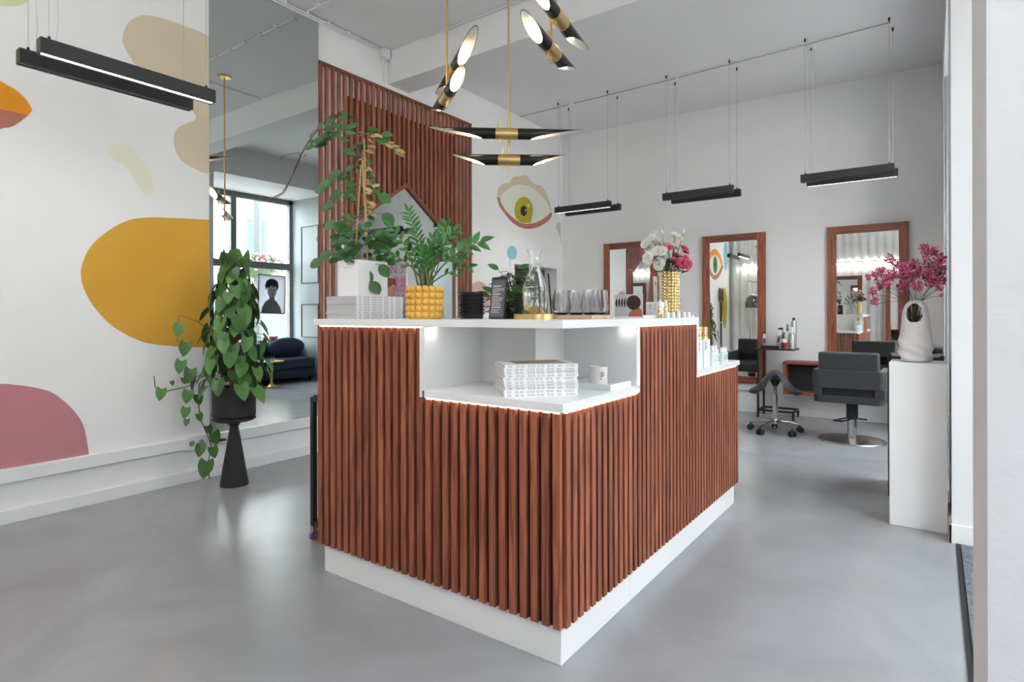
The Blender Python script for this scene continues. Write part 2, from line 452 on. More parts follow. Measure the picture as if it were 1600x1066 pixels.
# ------------------------------------------------------------------ sofa niche in front of the street window
VELVET = mat('navy_velvet', S(54, 66, 88), 0.85, var=.15, vscale=6, bump=.1, bscale=200)
sf = thing('sofa', 'long navy velvet sofa standing in the window niche', 'sofa', (.76, 5.41, 0))
MB().box(-.30, .33, -.98, .98, .08, .24).build('base', VELVET, sf, bev=.02)
for y in (-.97, .01): MB().box(-.33, .2, y, y + .96, .23, .42).build('seat_cushion', VELVET, sf, bev=.045, seg=3)
MB().box(.10, .32, -.98, .98, .24, .68).build('backrest', VELVET, sf, bev=.05, seg=3)
for x in (-.24, .26):
    for y in (-.9, .9): MB().cyl((x, y, 0), (x, y, .09), .018, .025).build('leg', BLACK, sf, True)
cu = MB().sphere((0, 0, 0), (.09, .34, .17), 20, 12).build('cushion', VELVET, None, True)
tag(cu, 'navy velvet cushion lying at the end of the sofa', 'cushion'); cu.location = (.74, 6.0, .60); cu.rotation_euler = (0, -.25, .1)
st = thing('side_table', 'small round brass pedestal table in front of the navy sofa', 'side table', (.22, 5.39, 0))
MB().lathe([(.0, .405), (.19, .405), (.195, .412), (.19, .42), (0, .42)], n=32).build('table_top', BRASS, st, True)
MB().lathe([(.115, 0), (.115, .01), (.05, .03), (.022, .07), (.02, .38), (.035, .405), (0, .405)], n=24).build('pedestal', BRASS, st, True)
gl = MB().lathe([(.03, 0), (.036, .08), (.032, .08), (.027, .008), (0, .008)], (0.22, 5.41, .42), 20).build('drinking_glass', GLASS, None, True)
tag(gl, 'small clear glass on the round brass side table', 'glass')
ps = thing('portrait_poster', 'black framed monochrome portrait of a bare shouldered person hanging in window', 'poster', (1.08, 5.93, 1.19))
PG = sheer('poster_pale_grey', S(206, 208, 214)); PD = sheer('poster_black', S(40, 40, 42)); PM = sheer('poster_mid_grey', S(150, 150, 154)); PL = sheer('poster_skin_grey', S(206, 206, 210))
MB().box(-.006, .006, -.25, .25, 0, .66).build('sheet', PG, ps)
b = MB()
for a in ((-.26, .26, -.012, .006), (-.26, .26, .654, .672), (-.262, -.248, -.01, .67), (.248, .262, -.01, .67)): b.box(-.01, .01, *a)
b.build('frame', BLACK, ps)
def flat(poly, nm, mt, off, par):   # printed shape on the room side of the sheet; a to the viewer's left in the mirror
    MB().prism(poly, lambda a, c: (-.006, a, c), lambda a, c: (-.006 - off, a, c)).build(nm, mt, par)
def ell(cx, cy, rx, ry, n=24, a0=0, a1=2 * PI): return [(cx + rx * math.cos(a0 + (a1 - a0) * i / n), cy + ry * math.sin(a0 + (a1 - a0) * i / n)) for i in range(n)]
flat([(-.20, .006), (.20, .006), (.17, .10), (.10, .20), (.04, .24), (-.06, .24), (-.13, .19), (-.18, .1)], 'shoulders', PM, .001, ps)
flat([(-.05, .18), (.05, .18), (.05, .3), (-.05, .3)], 'neck', PM, .0015, ps)
flat(ell(.0, .40, .088, .125), 'face', PL, .002, ps)
flat([(-.12, .40), (-.09, .45), (-.06, .44), (-.03, .485), (.03, .46), (.075, .48), (.1, .40), (.125, .47), (.11, .55), (.05, .60), (-.04, .605), (-.11, .56), (-.135, .48)], 'hair', PD, .0025, ps)
for a in (-.035, .04): flat(ell(a, .405, .018, .007, 10), 'eye', PD, .003, ps)
flat(ell(0, .325, .026, .008, 10), 'mouth', PD, .003, ps); flat([(-.012, .355), (.016, .352), (.006, .40), (0, .40)], 'nose', PM, .003, ps)
b = MB(); b.cyl((0, -.2, .66), (0, -.2, 2.04), .002, n=5); b.cyl((0, .2, .66), (0, .2, 2.04), .002, n=5); b.build('hanging_thread', BLACK, ps)
ps.rotation_euler = (-.03, 0, 0)
for i, (y, h) in enumerate(((5.55, .18), (5.98, .15))):
    t = thing('product_tin', ['red and pink tin standing on the window sill, larger one', 'small red tin on window sill near the panelled reveal'][i], 'tin', (1.13, y, .63), group='tins on the window sill')
    MB().box(-.035, .035, -h * .55, h * .55, 0, h).build('tin_body', mat('tin_pink', S(214, 160, 166), .4), t, bev=.004)
    MB().cyl((-.037, 0, h * .5), (-.035, 0, h * .5), h * .3, n=20).build('printed_disc', mat('tin_red', S(190, 40, 48), .4), t)

# ------------------------------------------------------------------ behind the camera: pleated curtain and its mirrors
def wave(mb, x0, x1, z0, z1, y, amp, pitch, th=.006):
    n = int((x1 - x0) / pitch * 10); a = []
    for i in range(n + 1):
        x = x0 + (x1 - x0) * i / n; a.append((x, y + amp * abs(math.sin(PI * (x - x0) / pitch)) ** 1.4))
    poly = a + [(x, q - th) for x, q in reversed(a)]
    for i in range(n):
        p, q = a[i], a[i + 1]
        mb.hexa([(p[0], p[1] - th, z0), (q[0], q[1] - th, z0), (q[0], q[1], z0), (p[0], p[1], z0), (p[0], p[1] - th, z1), (q[0], q[1] - th, z1), (q[0], q[1], z1), (p[0], p[1], z1)])
b = MB(); wave(b, -4.1, 0.02, .02, CZ - .05, -.72, .05, .16)
tag(b.build('pleated_curtain', mat('white_curtain', S(244, 244, 242), .9), None, True), 'full height white pleated curtain along the wall opposite the styling mirrors', 'curtain')
def stand_mirror(name, label, x0, x1, z0, z1, yb, sgn, group, lean=0.0):
    t = thing(name, label, 'mirror', ((x0 + x1) / 2, yb, z0), group=group)
    w = (x1 - x0) / 2; h = z1 - z0; F = .09; D = .035
    for nm, a in (('side_rail', (-w, -w + F, 0, h)), ('side_rail', (w - F, w, 0, h))):
        MB().box(a[0], a[1], 0, D, a[2], a[3]).build(nm, WOOD, t, bev=.003)
    for nm, a in (('bottom_rail', (-w + F, w - F, 0, .085)), ('top_rail', (-w + F, w - F, h - .085, h))):
        MB().box(a[0], a[1], 0, D, a[2], a[3]).build(nm, WOODX, t, bev=.003)
    MB().box(-w + F - .006, w - F + .006, .008, .014, .08, h - .08).build('mirror_glass', MIRROR, t)
    return t
t = stand_mirror('framed_mirror', 'wood framed mirror leaning on the white pleated curtain, further from the street door', -2.0, -1.3, .02, 2.0, -.62, 1, 'mirrors leaning on the curtain')
t.rotation_euler = (-.02, 0, 0)
for ch in t.children: pass
t2 = stand_mirror('framed_mirror', 'wood framed mirror leaning on the white pleated curtain, nearer to the street door', -.86, -.2, .02, 2.0, -.62, 1, 'mirrors leaning on the curtain')
# these two face the room, so their glass looks towards +y
for q in (t, t2): q.rotation_euler = (0.0, 0, PI); q.location.y = -.58

LEDB = mat('cove_led', (1, .96, .91, 1), .4, var=0, emit=7.0)
for z, lb in ((3.5, 'upper'), (2.3, 'lower')):
    q = thing('led_batten', lb + ' slim led batten mounted across the white pleated curtain', 'light', (-2.0, -.63, z), group='led battens on the curtain')
    MB().box(-1.9, 1.9, -.02, .0, 0, .03).build('profile', TRIMW, q)
    MB().box(-1.88, 1.88, -.018, .0, -.03, 0).build('light_line', LEDB, q)
# ------------------------------------------------------------------ left wall: mural paint, mirrors, screen
PAINT = 0.0012
def smooth_poly(poly, k=4):
    n = len(poly); out = []
    P = [Vector((p[0], p[1])) for p in poly]
    def corner(i):
        a = P[i] - P[i - 1]; b = P[(i + 1) % n] - P[i]
        return a.length < 1e-6 or b.length < 1e-6 or a.angle(b) > math.radians(48)
    for i in range(n):
        p1, p2 = P[i], P[(i + 1) % n]
        p0 = p1 + (p1 - p2) * .5 if corner(i) else P[i - 1]
        p3 = p2 + (p2 - p1) * .5 if corner((i + 1) % n) else P[(i + 2) % n]
        if corner(i): p0 = p1 * 2 - p2
        if corner((i + 1) % n): p3 = p2 * 2 - p1
        for j in range(k):
            t = j / k
            q = 0.5 * ((2 * p1) + (p2 - p0) * t + (2 * p0 - 5 * p1 + 4 * p2 - p3) * t * t + (3 * p1 - p0 - 3 * p2 + p3) * t ** 3)
            out.append((q.x, q.y))
    return out
def paint(poly, name, mt, parent=None, lvl=1):
    if len(poly) < 19: poly = smooth_poly(poly)
    elif name == 'mural_blob' or name in ('upper_lid', 'brow'): poly = smooth_poly(poly, 3)
    mb = MB().prism(poly, lambda y, z: (lwx(y) + .0002, y, z), lambda y, z: (lwx(y) + PAINT * lvl, y, z))
    return mb.build(name, mt, parent, world=bool(parent))
MUST = mat('mustard_mural_paint', S(224, 170, 62), .7, var=.05, vscale=3)
PINK = mat('dusty_pink_mural_paint', S(196, 132, 142), .7, var=.05, vscale=3)
BEIGE = mat('sand_mural_paint', S(222, 207, 180), .7, var=.03, vscale=3)
PALEG = mat('pale_green_mural_paint', S(240, 239, 218), .8, var=.02)
ORANGE = mat('orange_mural_paint', S(238, 156, 30), .7, var=.04)
CLAY = mat('clay_mural_paint', S(192, 122, 104), .7, var=.04)
SKYB = mat('light_blue_mural_paint', S(152, 206, 220), .7, var=.03)
IVORY = mat('ivory_mural_paint', S(236, 240, 222), .7, var=.02)
OLIVE = mat('olive_yellow_mural_paint', S(196, 178, 44), .7, var=.04)
CHAR = mat('charcoal_mural_paint', S(58, 58, 60), .7)
FOREST = mat('forest_green_mural_paint', S(78, 118, 80), .7)
ROSY = mat('rose_beige_mural_paint', S(214, 178, 166), .7, var=.03)
YG = mat('pale_lime_mural_paint', S(224, 226, 186), .7)
tag(paint([(2.145, 1.841), (2.027, 1.832), (1.87, 1.818), (1.737, 1.802), (1.642, 1.777), (1.568, 1.735), (1.49, 1.669), (1.427, 1.596), (1.387, 1.521), (1.365, 1.434), (1.37, 1.357), (1.396, 1.28), (1.444, 1.194), (1.513, 1.11), (1.585, 1.052), (1.659, 1.009), (1.735, 0.976), (1.855, 0.954), (2.003, 0.937), (2.145, 0.927)], 'mural_blob', MUST), 'large mustard yellow painted oval on white wall beside tall mirror', 'mural', 'painted wall shapes')
tag(paint([(1.404, 0.309), (1.394, 0.389), (1.375, 0.49), (1.335, 0.573), (1.278, 0.649), (1.215, 0.71), (1.125, 0.749), (1.038, 0.772), (0.982, 0.781), (0.824, 0.783), (0.701, 0.727), (0.609, 0.61), (0.575, 0.504), (0.559, 0.309)], 'mural_blob', PINK), 'dusty pink painted arch rising from the cable duct', 'mural', 'painted wall shapes')
tag(paint([(2.145, 3.154), (2.083, 3.164), (1.968, 3.162), (1.871, 3.158), (1.778, 3.146), (1.714, 3.124), (1.664, 3.087), (1.621, 3.029), (1.599, 2.966), (1.595, 2.905), (1.614, 2.858), (1.645, 2.815), (1.67, 2.783), (1.764, 2.732), (1.897, 2.69), (1.995, 2.633), (2.035, 2.586), (2.055, 2.562), (2.045, 2.527), (1.98, 2.483), (1.931, 2.441), (1.908, 2.392), (1.906, 2.334), (1.924, 2.267), (1.965, 2.218), (2.037, 2.189), (2.095, 2.171), (2.145, 2.169)], 'mural_blob', BEIGE), 'sand coloured painted wavy shape behind the black pendant lamp', 'mural', 'painted wall shapes')
tag(paint([(1.495, 2.21), (1.541, 2.237), (1.613, 2.251), (1.662, 2.222), (1.712, 2.164), (1.756, 2.091), (1.776, 2.011), (1.756, 1.945), (1.711, 1.958), (1.674, 2.02), (1.637, 2.081), (1.589, 2.125), (1.518, 2.156)], 'mural_blob', PALEG), 'very pale green painted curved leaf above the mustard oval', 'mural', 'painted wall shapes')
tag(paint(ell(1.19, 2.64, .055, .07), 'mural_blob', SKYB), 'small light blue painted spot half hidden by pendant lamp', 'mural', 'painted wall shapes')
tag(paint(ell(.93, 3.02, .2, .15), 'mural_blob', YG), 'pale lime painted spot at the upper left near the ceiling', 'mural', 'painted wall shapes')
# orange and clay eye that runs out of the picture
ey = thing('mural_eye', 'painted eye with orange lid, green iris and clay lower lid', 'mural', (lwx(.5), .5, 2.3), group='painted eyes')
up = [(-.2, 2.30), (-.1, 2.44), (.1, 2.60), (.35, 2.68), (.6, 2.65), (.8, 2.57), (.986, 2.459), (1.041, 2.437), (1.097, 2.395), (1.126, 2.347), (1.124, 2.329), (1.111, 2.305)]
paint(up + [(.9, 2.32), (.75, 2.45), (.5, 2.53), (.3, 2.53), (.1, 2.46), (-.05, 2.33)], 'upper_lid', ORANGE, ey)
paint([(.985, 2.304), (1.111, 2.304), (1.124, 2.329), (1.126, 2.347), (1.0, 2.41), (.85, 2.39), (.9, 2.32)], 'corner', ORANGE, ey, 1.2)
paint([(-.2, 2.30), (-.05, 2.33), (.1, 2.2), (.35, 2.08), (.6, 2.08), (.8, 2.2), (.9, 2.32), (.985, 2.304), (1.111, 2.304), (1.059, 2.239), (1.022, 2.209), (.985, 2.191), (.8, 2.06), (.55, 1.96), (.3, 1.98), (.05, 2.09), (-.1, 2.2)], 'lower_lid', CLAY, ey)
paint([(-.05, 2.33), (.1, 2.2), (.35, 2.08), (.6, 2.08), (.8, 2.2), (.9, 2.32), (.75, 2.45), (.5, 2.53), (.3, 2.53), (.1, 2.46)], 'eye_white', IVORY, ey)
paint(ell(.42, 2.31, .15, .20), 'iris', FOREST, ey, 1.6); paint(ell(.42, 2.31, .05, .06, 14), 'pupil', CHAR, ey, 2.2)
tag(paint([(-.5, 2.9), (-.3, 2.9), (-.2, 2.7), (-.24, 2.4), (-.35, 2.2), (-.5, 2.3), (-.58, 2.6)], 'mural_blob', SKYB), 'light blue painted drop next to the green eye', 'mural', 'painted wall shapes')
tag(paint(ell(-.3, 1.3, .2, .5), 'mural_blob', OLIVE), 'tall olive yellow painted oval near the curtain', 'mural', 'painted wall shapes')
# eye on the far part of the wall
e2 = thing('mural_eye', 'painted eye with wavy sand brow and yellow iris beside wood screen', 'mural', (lwx(6.25), 6.25, 2.26), group='painted eyes')
paint([(5.627, 2.564), (5.638, 2.647), (5.697, 2.718), (5.802, 2.768), (5.874, 2.781), (5.928, 2.843), (6.002, 2.888), (6.096, 2.9), (6.192, 2.94), (6.29, 2.943), (6.389, 2.896), (6.512, 2.874), (6.617, 2.882), (6.745, 2.813), (6.833, 2.713), (6.877, 2.627), (6.899, 2.561), (6.788, 2.6), (6.2, 2.6), (5.7, 2.55)], 'brow', BEIGE, e2, 0.7)
paint([(5.621, 2.563), (5.679, 2.572), (5.713, 2.506), (5.836, 2.412), (6.056, 2.336), (6.248, 2.322), (6.448, 2.36), (6.657, 2.436), (6.903, 2.573), (6.876, 2.488), (6.743, 2.402), (6.53, 2.313), (6.287, 2.264), (6.093, 2.267), (5.908, 2.317), (5.765, 2.402), (5.661, 2.478)], 'lower_lid', CLAY, e2, 1.6)
paint([(5.679, 2.572), (5.802, 2.675), (5.983, 2.769), (6.172, 2.813), (6.409, 2.812), (6.616, 2.746), (6.788, 2.66), (6.885, 2.559), (6.657, 2.436), (6.448, 2.36), (6.248, 2.322), (6.056, 2.336), (5.836, 2.412), (5.713, 2.506)], 'eye_white', IVORY, e2, 1.2)
paint([(6.416, 2.522), (6.405, 2.466), (6.39, 2.42), (6.37, 2.352), (6.263, 2.335), (6.197, 2.326), (6.12, 2.332), (6.06, 2.345), (6.028, 2.367), (5.999, 2.41), (5.989, 2.46), (6.0, 2.514), (6.029, 2.566), (6.075, 2.61), (6.133, 2.644), (6.198, 2.663), (6.265, 2.665), (6.325, 2.65), (6.374, 2.619), (6.405, 2.575)], 'iris', OLIVE, e2, 2.0)
paint([(6.272, 2.495), (6.264, 2.464), (6.244, 2.438), (6.214, 2.421), (6.181, 2.417), (6.152, 2.425), (6.132, 2.446), (6.125, 2.473), (6.132, 2.503), (6.152, 2.529), (6.182, 2.547), (6.214, 2.552), (6.244, 2.543), (6.265, 2.523)], 'pupil', CHAR, e2, 2.6)
paint([(6.336, 2.574), (6.328, 2.558), (6.308, 2.55), (6.288, 2.553), (6.28, 2.565), (6.288, 2.58), (6.308, 2.589), (6.328, 2.586)], 'highlight', IVORY, e2, 3.2)
paint(ell(6.237, 2.496, .016, .011, 8), 'highlight', IVORY, e2, 3.2)
tag(paint([(6.047, 1.936), (6.041, 1.909), (6.03, 1.868), (5.968, 1.848), (5.934, 1.841), (5.899, 1.843), (5.869, 1.853), (5.845, 1.869), (5.829, 1.892), (5.824, 1.917), (5.83, 1.944), (5.845, 1.969), (5.869, 1.99), (5.9, 2.005), (5.934, 2.012), (5.969, 2.011), (6.0, 2.002), (6.025, 1.985), (6.041, 1.962)], 'mural_blob', SKYB), 'light blue painted balloon shape above the grey wall opening', 'mural', 'painted wall shapes')
tag(paint(ell(5.275, 1.348, .2, .19), 'mural_blob', ROSY), 'rose beige painted disc low on the wall right of the screen', 'mural', 'painted wall shapes')
tag(paint([(7.012, 2.397), (7.05, 2.43), (7.105, 2.444), (7.14, 2.45), (7.14, 2.14), (7.13, 2.175), (7.12, 2.238), (7.08, 2.299), (7.021, 2.351)], 'mural_blob', BEIGE), 'small sand painted shape in the corner right of the eye', 'mural', 'painted wall shapes')
# conduit drop below the balloon shape
b = MB(); b.cyl((lwx(5.89) + .008, 5.89, 1.30), (lwx(5.89) + .008, 5.89, 1.85), .008, n=8)
tag(b.build('cable_conduit', TRIMW, None, True), 'thin white vertical conduit under the light blue balloon shape', 'conduit')

# tall frameless mirror
b = MB(); b.box(-4.2118, -4.207, 2.147, 3.068, .308, CZ - .005)
tm = b.build('tall_mirror', MIRRORT); tag(tm, 'tall frameless wall mirror from cable duct to ceiling', 'mirror')
b = MB(); lw_box(b, 3.345, 4.85, .31, 3.10, .001, .006)
tag(b.build('wall_mirror', MIRRORT), 'frameless mirror fixed behind the slatted wood screen', 'mirror')

# slatted screen with a gabled opening
sc = thing('slatted_screen', 'red wood slatted screen with a house shaped opening', 'screen', (lwx(4.09) + .03, 4.09, 0))
OB, OF = .008, .029             # offsets from the wall
Y0, Y1, ZT = 3.07, 5.11, 3.306
PKY, PKZ, EVZ = 4.09, 2.436, 1.913
OL, OR = 3.325, 4.851
def gable(y):
    return EVZ + (PKZ - EVZ) * (1 - abs(y - PKY) / (OR - PKY)) if OL < y < OR else None
def sbox(name, mt, y0, y1, z0, z1, o0=OB, o1=OF, bev=.0015):
    b = MB(); lw_box(b, y0, y1, z0, z1, o0, o1); return b.build(name, mt, sc, world=True, bev=bev, seg=1)
WOODY = wood('red_stained_wood_long_rail', S(94, 51, 37), S(136, 77, 56), S(158, 95, 70), axis=1)
sbox('top_rail', WOODY, Y0, Y1, ZT - .03, ZT)
sbox('post', WOOD, Y0, Y0 + .032, 0, ZT - .03)
sbox('tie_rail', WOODY, Y0 + .032, OL, EVZ - .016, EVZ + .016, OB, OF - .003)
sbox('tie_rail', WOODY, OR, Y1, EVZ - .016, EVZ + .016, OB, OF - .003)
for sg in (-1, 1):
    ye = OL if sg < 0 else OR; dz = .02
    a0, a1 = lwx(ye), lwx(PKY)
    b = MB(); P4 = [(a0 + OB, ye, EVZ), (a0 + OF + .002, ye, EVZ), (a1 + OF + .002, PKY, PKZ), (a1 + OB, PKY, PKZ)]
    b.hexa([(p[0], p[1], p[2] - dz) for p in P4] + [(p[0], p[1], p[2] + dz) for p in P4])
    b.build('gable_rail', WOODY, sc, world=True)
NS = 31; pit = (Y1 - .03 - (Y0 + .066)) / (NS - 1)
for i in range(NS):
    y = Y0 + .066 + pit * i; w = .030; g = gable(y + w / 2)
    sbox('slat', WOOD, y, y + w, g if g else 0.0, ZT - .03)

# surface conduit under the ceiling and junction box
cd = thing('ceiling_conduit', 'white surface conduit with clips along the wall and ceiling corner', 'conduit', (lwx(3) + .02, 3.0, 3.6))
b = MB()
for dz in (0, .022): b.tube([(lwx(1.2) + .022, 1.2, 3.60 + dz), (lwx(2.4) + .022, 2.4, 3.622 + dz), (lwx(3.76) + .022, 3.76, 3.63 + dz)], .008, 6)
b.cyl((lwx(3.8) + .02, 3.8, 3.36), (lwx(3.8) + .02, 3.8, 3.58), .007, n=6)
b.build('pipe', TRIMW, cd, True, world=True)
for k in range(9):
    y = 1.9 + k * .21; MB().box(lwx(y) + .001, lwx(y) + .045, y - .012, y + .012, 3.612 + .003 * k, 3.66).build('clip', TRIMW, cd, world=True, bev=.003)
MB().box(lwx(3.8) + .001, lwx(3.8) + .06, 3.755, 3.845, 3.575, 3.665).build('junction_box', TRIMW, cd, world=True, bev=.006)
cc = thing('ceiling_conduit', 'thin conduit with clips crossing the ceiling from the wall', 'conduit', (-3.4, 2.95, 3.66))
b = MB(); b.cyl((-4.18, 2.95, 3.66), (-2.4, 2.95, 3.66), .007, n=6); b.build('pipe', TRIMW, cc, True, world=True)
for k in range(7): MB().box(-4.05 + k * .25, -4.02 + k * .25, 2.93, 2.97, 3.645, CZ).build('clip', TRIMW, cc, world=True)
c3 = thing('ceiling_conduit', 'bent conduit on the ceiling beside the chandelier canopy', 'conduit', (-2.09, 3.5, 3.66))
b = MB(); b.tube([(-2.09, 3.1, 3.66), (-2.09, 3.82, 3.66), (-2.2, 3.84, 3.66), (-3.6, 3.84, 3.66)], .007, 6); b.build('pipe', TRIMW, c3, True, world=True)

# sockets on the duct
WPL = mat('white_socket_plastic', S(235, 236, 236), .35)
SLOT = mat('socket_shadow_grey', S(150, 152, 155), .5)
def socket(y0, n, label):
    t = thing('wall_socket', label, 'socket', (lwx(y0) + .035, y0, .27), group='sockets on the cable duct')
    W = .066 * n
    b = MB(); lw_box(b, y0, y0 + W, .226, .314, .035, .043); b.build('plate', WPL, t, world=True, bev=.002)
    for i in range(n):
        y = y0 + .033 + .066 * i; x = lwx(y) + .0435
        b = MB(); b.cyl((x - .001, y, .27), (x + .002, y, .27), .026, n=24); o = b.build('outlet', WPL, t, True, world=True)
        b = MB(); b.cyl((x + .0015, y, .27), (x + .0025, y, .27), .020, n=20); b.build('recess', SLOT, o, True, world=True)
        b = MB(); b.cyl((x + .002, y - .009, .27), (x + .003, y - .009, .27), .003, n=8); b.cyl((x + .002, y + .009, .27), (x + .003, y + .009, .27), .003, n=8); b.build('pin_hole', BLACK, o, world=True)
    return t
socket(1.968, 2, 'white double wall socket on the cable duct left of plant stand')
socket(2.112, 1, 'single white wall socket with black plug behind the trailing vine')
b = MB(); b.cyl((lwx(2.16) + .047, 2.16, .268), (lwx(2.16) + .085, 2.16, .268), .021, .018, 14); b.cyl((lwx(2.16) + .07, 2.165, .268), (lwx(2.16) + .07, 2.23, .262), .014, .008, 10)
tag(b.build('power_plug', BLACK, None, True), 'black power plug in the single wall socket', 'plug')

# ------------------------------------------------------------------ philodendron on its stand
BLKC = mat('matt_black_ceramic', S(40, 40, 42), .5, var=.05)
C = (-3.884, 2.147)
st = thing('plant_stand', 'matt black hourglass pedestal carrying the climbing plant pot', 'plant stand', (C[0], C[1], 0))
MB().lathe([(.0, 0), (.09, 0), (.09, .012), (.03, .385), (.028, .40), (.045, .425), (.08, .44), (0, .44)], n=40).build('cone', BLKC, st, True)
MB().lathe([(.0, .44), (.12, .44), (.139, .452), (.139, .465), (.0, .465)], n=40).build('top_plate', BLKC, st, True)
pt = thing('potted_philodendron', 'climbing heart leaf plant with trailing vines in black pot', 'potted plant', (C[0], C[1], .465))
MB().lathe([(.0, 0), (.128, 0), (.137, .01), (.138, .205), (.130, .205), (.128, .17), (0, .17)], n=40).build('pot', BLKC, pt, True)
MB().lathe([(.0, .165), (.127, .165), (.127, .178), (0, .19)], n=24).build('soil', SOIL, pt)
MB().lathe([(.028, .17), (.028, 1.0), (0, 1.02)], n=12).build('moss_pole', mat('coir_pole', S(120, 84, 56), .95, bump=.8, bscale=80), pt, True)
heart = leaf_mesh('heart_leaf', GREEN, .118, .098, 'heart', .10, .12)
rng = random.Random(5)
stems = MB()
for i in range(150):
    t = (i + .5) / 150; z = .20 + .88 * t ** 0.95
    R = .235 * (1 - .72 * t ** 1.4) * rng.uniform(.55, 1.08)
    a = i * 2.399 + rng.uniform(-.3, .3)
    p = Vector((R * math.cos(a), R * math.sin(a), z))
    if C[0] + p.x < lwx(C[1]) + .04: p.x = lwx(C[1]) + .04 - C[0]
    o = Vector((math.cos(a), math.sin(a), 0))
    if t > .93: o = (o + Vector((0, 0, .6))).normalized()
    dirv = o * rng.uniform(.15, .5) + Vector((rng.uniform(-.35, .35), rng.uniform(-.35, .35), -.85 if t < .95 else .2))
    s = rng.uniform(.68, 1.05) * (1.0 if t < .8 else .85)
    inst(heart, 'leaf', pt, mtx=frame_m(p, dirv, o + Vector((0, 0, .25)), s))
    stems.tube([(0.02 * math.cos(a), .02 * math.sin(a), z - .05), (p.x * .6, p.y * .6, z + .015), tuple(p)], .0022, 5)
stems.build('petioles', STEM, pt, True)['kind'] = 'stuff'
X = -.11
def zz(z): return z - .465
v1 = [(X + .03, -.10, zz(.78)), (X, -.165, zz(.741)), (X, -.25, zz(.69)), (X, -.345, zz(.676)), (X, -.43, zz(.67)), (X, -.455, zz(.71)), (X, -.46, zz(.775))]
v2 = [(X + .02, -.13, zz(.74)), (X, -.178, zz(.70)), (X, -.188, zz(.594)), (X, -.174, zz(.467)), (X, -.13, zz(.356)), (X, -.1, zz(.27)), (X, -.12, zz(.163)), (X + .02, -.125, zz(.05))]
for nm, v in (('vine', v1), ('vine', v2)): MB().tube(v, .0032, 6).build(nm, BROWN, pt, True)
for y, z, s, sd in ((-.42, .69, .8, -1), (-.287, .75, .5, 1), (-.255, .66, .9, -1), (-.27, .55, .75, -1), (-.20, .63, .8, 1), (-.265, .475, .5, -1), (-.19, .50, .6, 1), (-.13, .41, .65, 1), (-.09, .36, .95, 1), (-.175, .29, .85, -1), (-.10, .26, .85, 1), (-.138, .175, 1.25, -1), (-.36, .735, .35, 1), (-.31, 1.10, .9, -1), (-.27, .98, 1.0, -1), (-.30, .86, .9, -1), (-.24, .80, 1.0, -1)):
    inst(heart, 'leaf', pt, mtx=frame_m((X + .012, y, zz(z)), (.1, .25 * sd, -1), (1, -.3 + .15 * sd, .15), s * .8))
MB().tube([(X + .03, -.10, zz(1.05)), (X, -.2, zz(1.12)), (X, -.31, zz(1.16)), (X, -.32, zz(.98))], .002, 5).build('vine', BROWN, pt, True)
# ------------------------------------------------------------------ linear pendant lamps
LEDW = mat('led_diffuser_lit', (1, .97, .93, 1), .4, var=0, emit=22.0)
LEDO = mat('led_diffuser_dim', S(170, 166, 164), .4, var=0.02)
WIRE = mat('steel_wire', S(176, 176, 176), .45, .5)
CABLE = mat('clear_flex_cable', S(205, 205, 205), .5)
def pendant(label, bars, ceil_z, axis):
    # bars: (cx, cy, length, lit) ; axis 'x' or 'y'; underside at 2.355
    cx = sum(q[0] for q in bars) / 2; cy = sum(q[1] for q in bars) / 2
    t = thing('linear_pendant', label, 'pendant lamp', (cx, cy, 2.355), group='twin bar pendant lamps')
    for bx_, by_, L, lit in bars:
        h = L / 2; w = .027; z0, z1 = 2.357, 2.427
        def B(mb, l0, l1, w0, w1, a, c):
            if axis == 'x': mb.box(bx_ + l0, bx_ + l1, by_ + w0, by_ + w1, a, c)
            else: mb.box(bx_ + w0, bx_ + w1, by_ + l0, by_ + l1, a, c)
            return mb
        m1 = MB(); B(m1, -h, h, -w, w, z0 + .012, z1); B(m1, -h, h, -w, -.011, z0, z0 + .012); B(m1, -h, h, .011, w, z0, z0 + .012); B(m1, -h, -h + .008, -.011, .011, z0, z0 + .012); B(m1, h - .008, h, -.011, .011, z0, z0 + .012)
        bar = m1.build('housing', DARK, t, world=True)
        m2 = MB(); B(m2, -h + .01, h - .01, -.011, .011, z0 + .0045, z0 + .0125); m2.build('diffuser', LEDW if lit else LEDO, bar, world=True)
        for s in (-1, 1):
            q = h * .9 * s
            px, py = (bx_ + q, by_) if axis == 'x' else (bx_, by_ + q)
            MB().cyl((px, py, z1), (px, py, ceil_z), .0013, n=5).build('suspension_wire', WIRE, t, world=True)
            m = MB(); m.cyl((px, py, z1), (px, py, z1 + .02), .006, n=8); m.cyl((px, py, ceil_z - .03), (px, py, ceil_z), .008, n=8); m.build('wire_grip', BLACK, t, True, world=True)
        q = -h * .84; px, py = (bx_ + q, by_) if axis == 'x' else (bx_, by_ + q)
        k = .03 if axis == 'x' else 0; j = 0 if axis == 'x' else .03
        MB().tube([(px, py, z1), (px + k * .4, py + j * .4, z1 + .12), (px - k * .2, py - j * .2, z1 + .5), (px + k * .5, py + j * .5, z1 + .9), (px - k * .1, py - j * .1, ceil_z)], .0022, 5).build('power_cable', CABLE, t, True, world=True)
    return t
pendant('black twin bar pendant lamp hanging before the sand mural shape', [(-3.53, 1.295, .80, False), (-3.315, 1.315, .80, True)], CZ, 'y')
pendant('black twin bar pendant lamp nearest to the painted yellow eye', [(-3.30, 5.985, .72, True), (-3.29, 6.215, .72, False)], CZ, 'x')
pendant('black twin bar pendant lamp above the middle styling mirror', [(-1.965, 5.975, .72, False), (-1.955, 6.207, .72, False)], CZ, 'x')
pendant('black twin bar pendant lamp above the rightmost styling mirror', [(-.63, 5.92, .72, False), (-.615, 6.145, .72, True)], CZ, 'x')
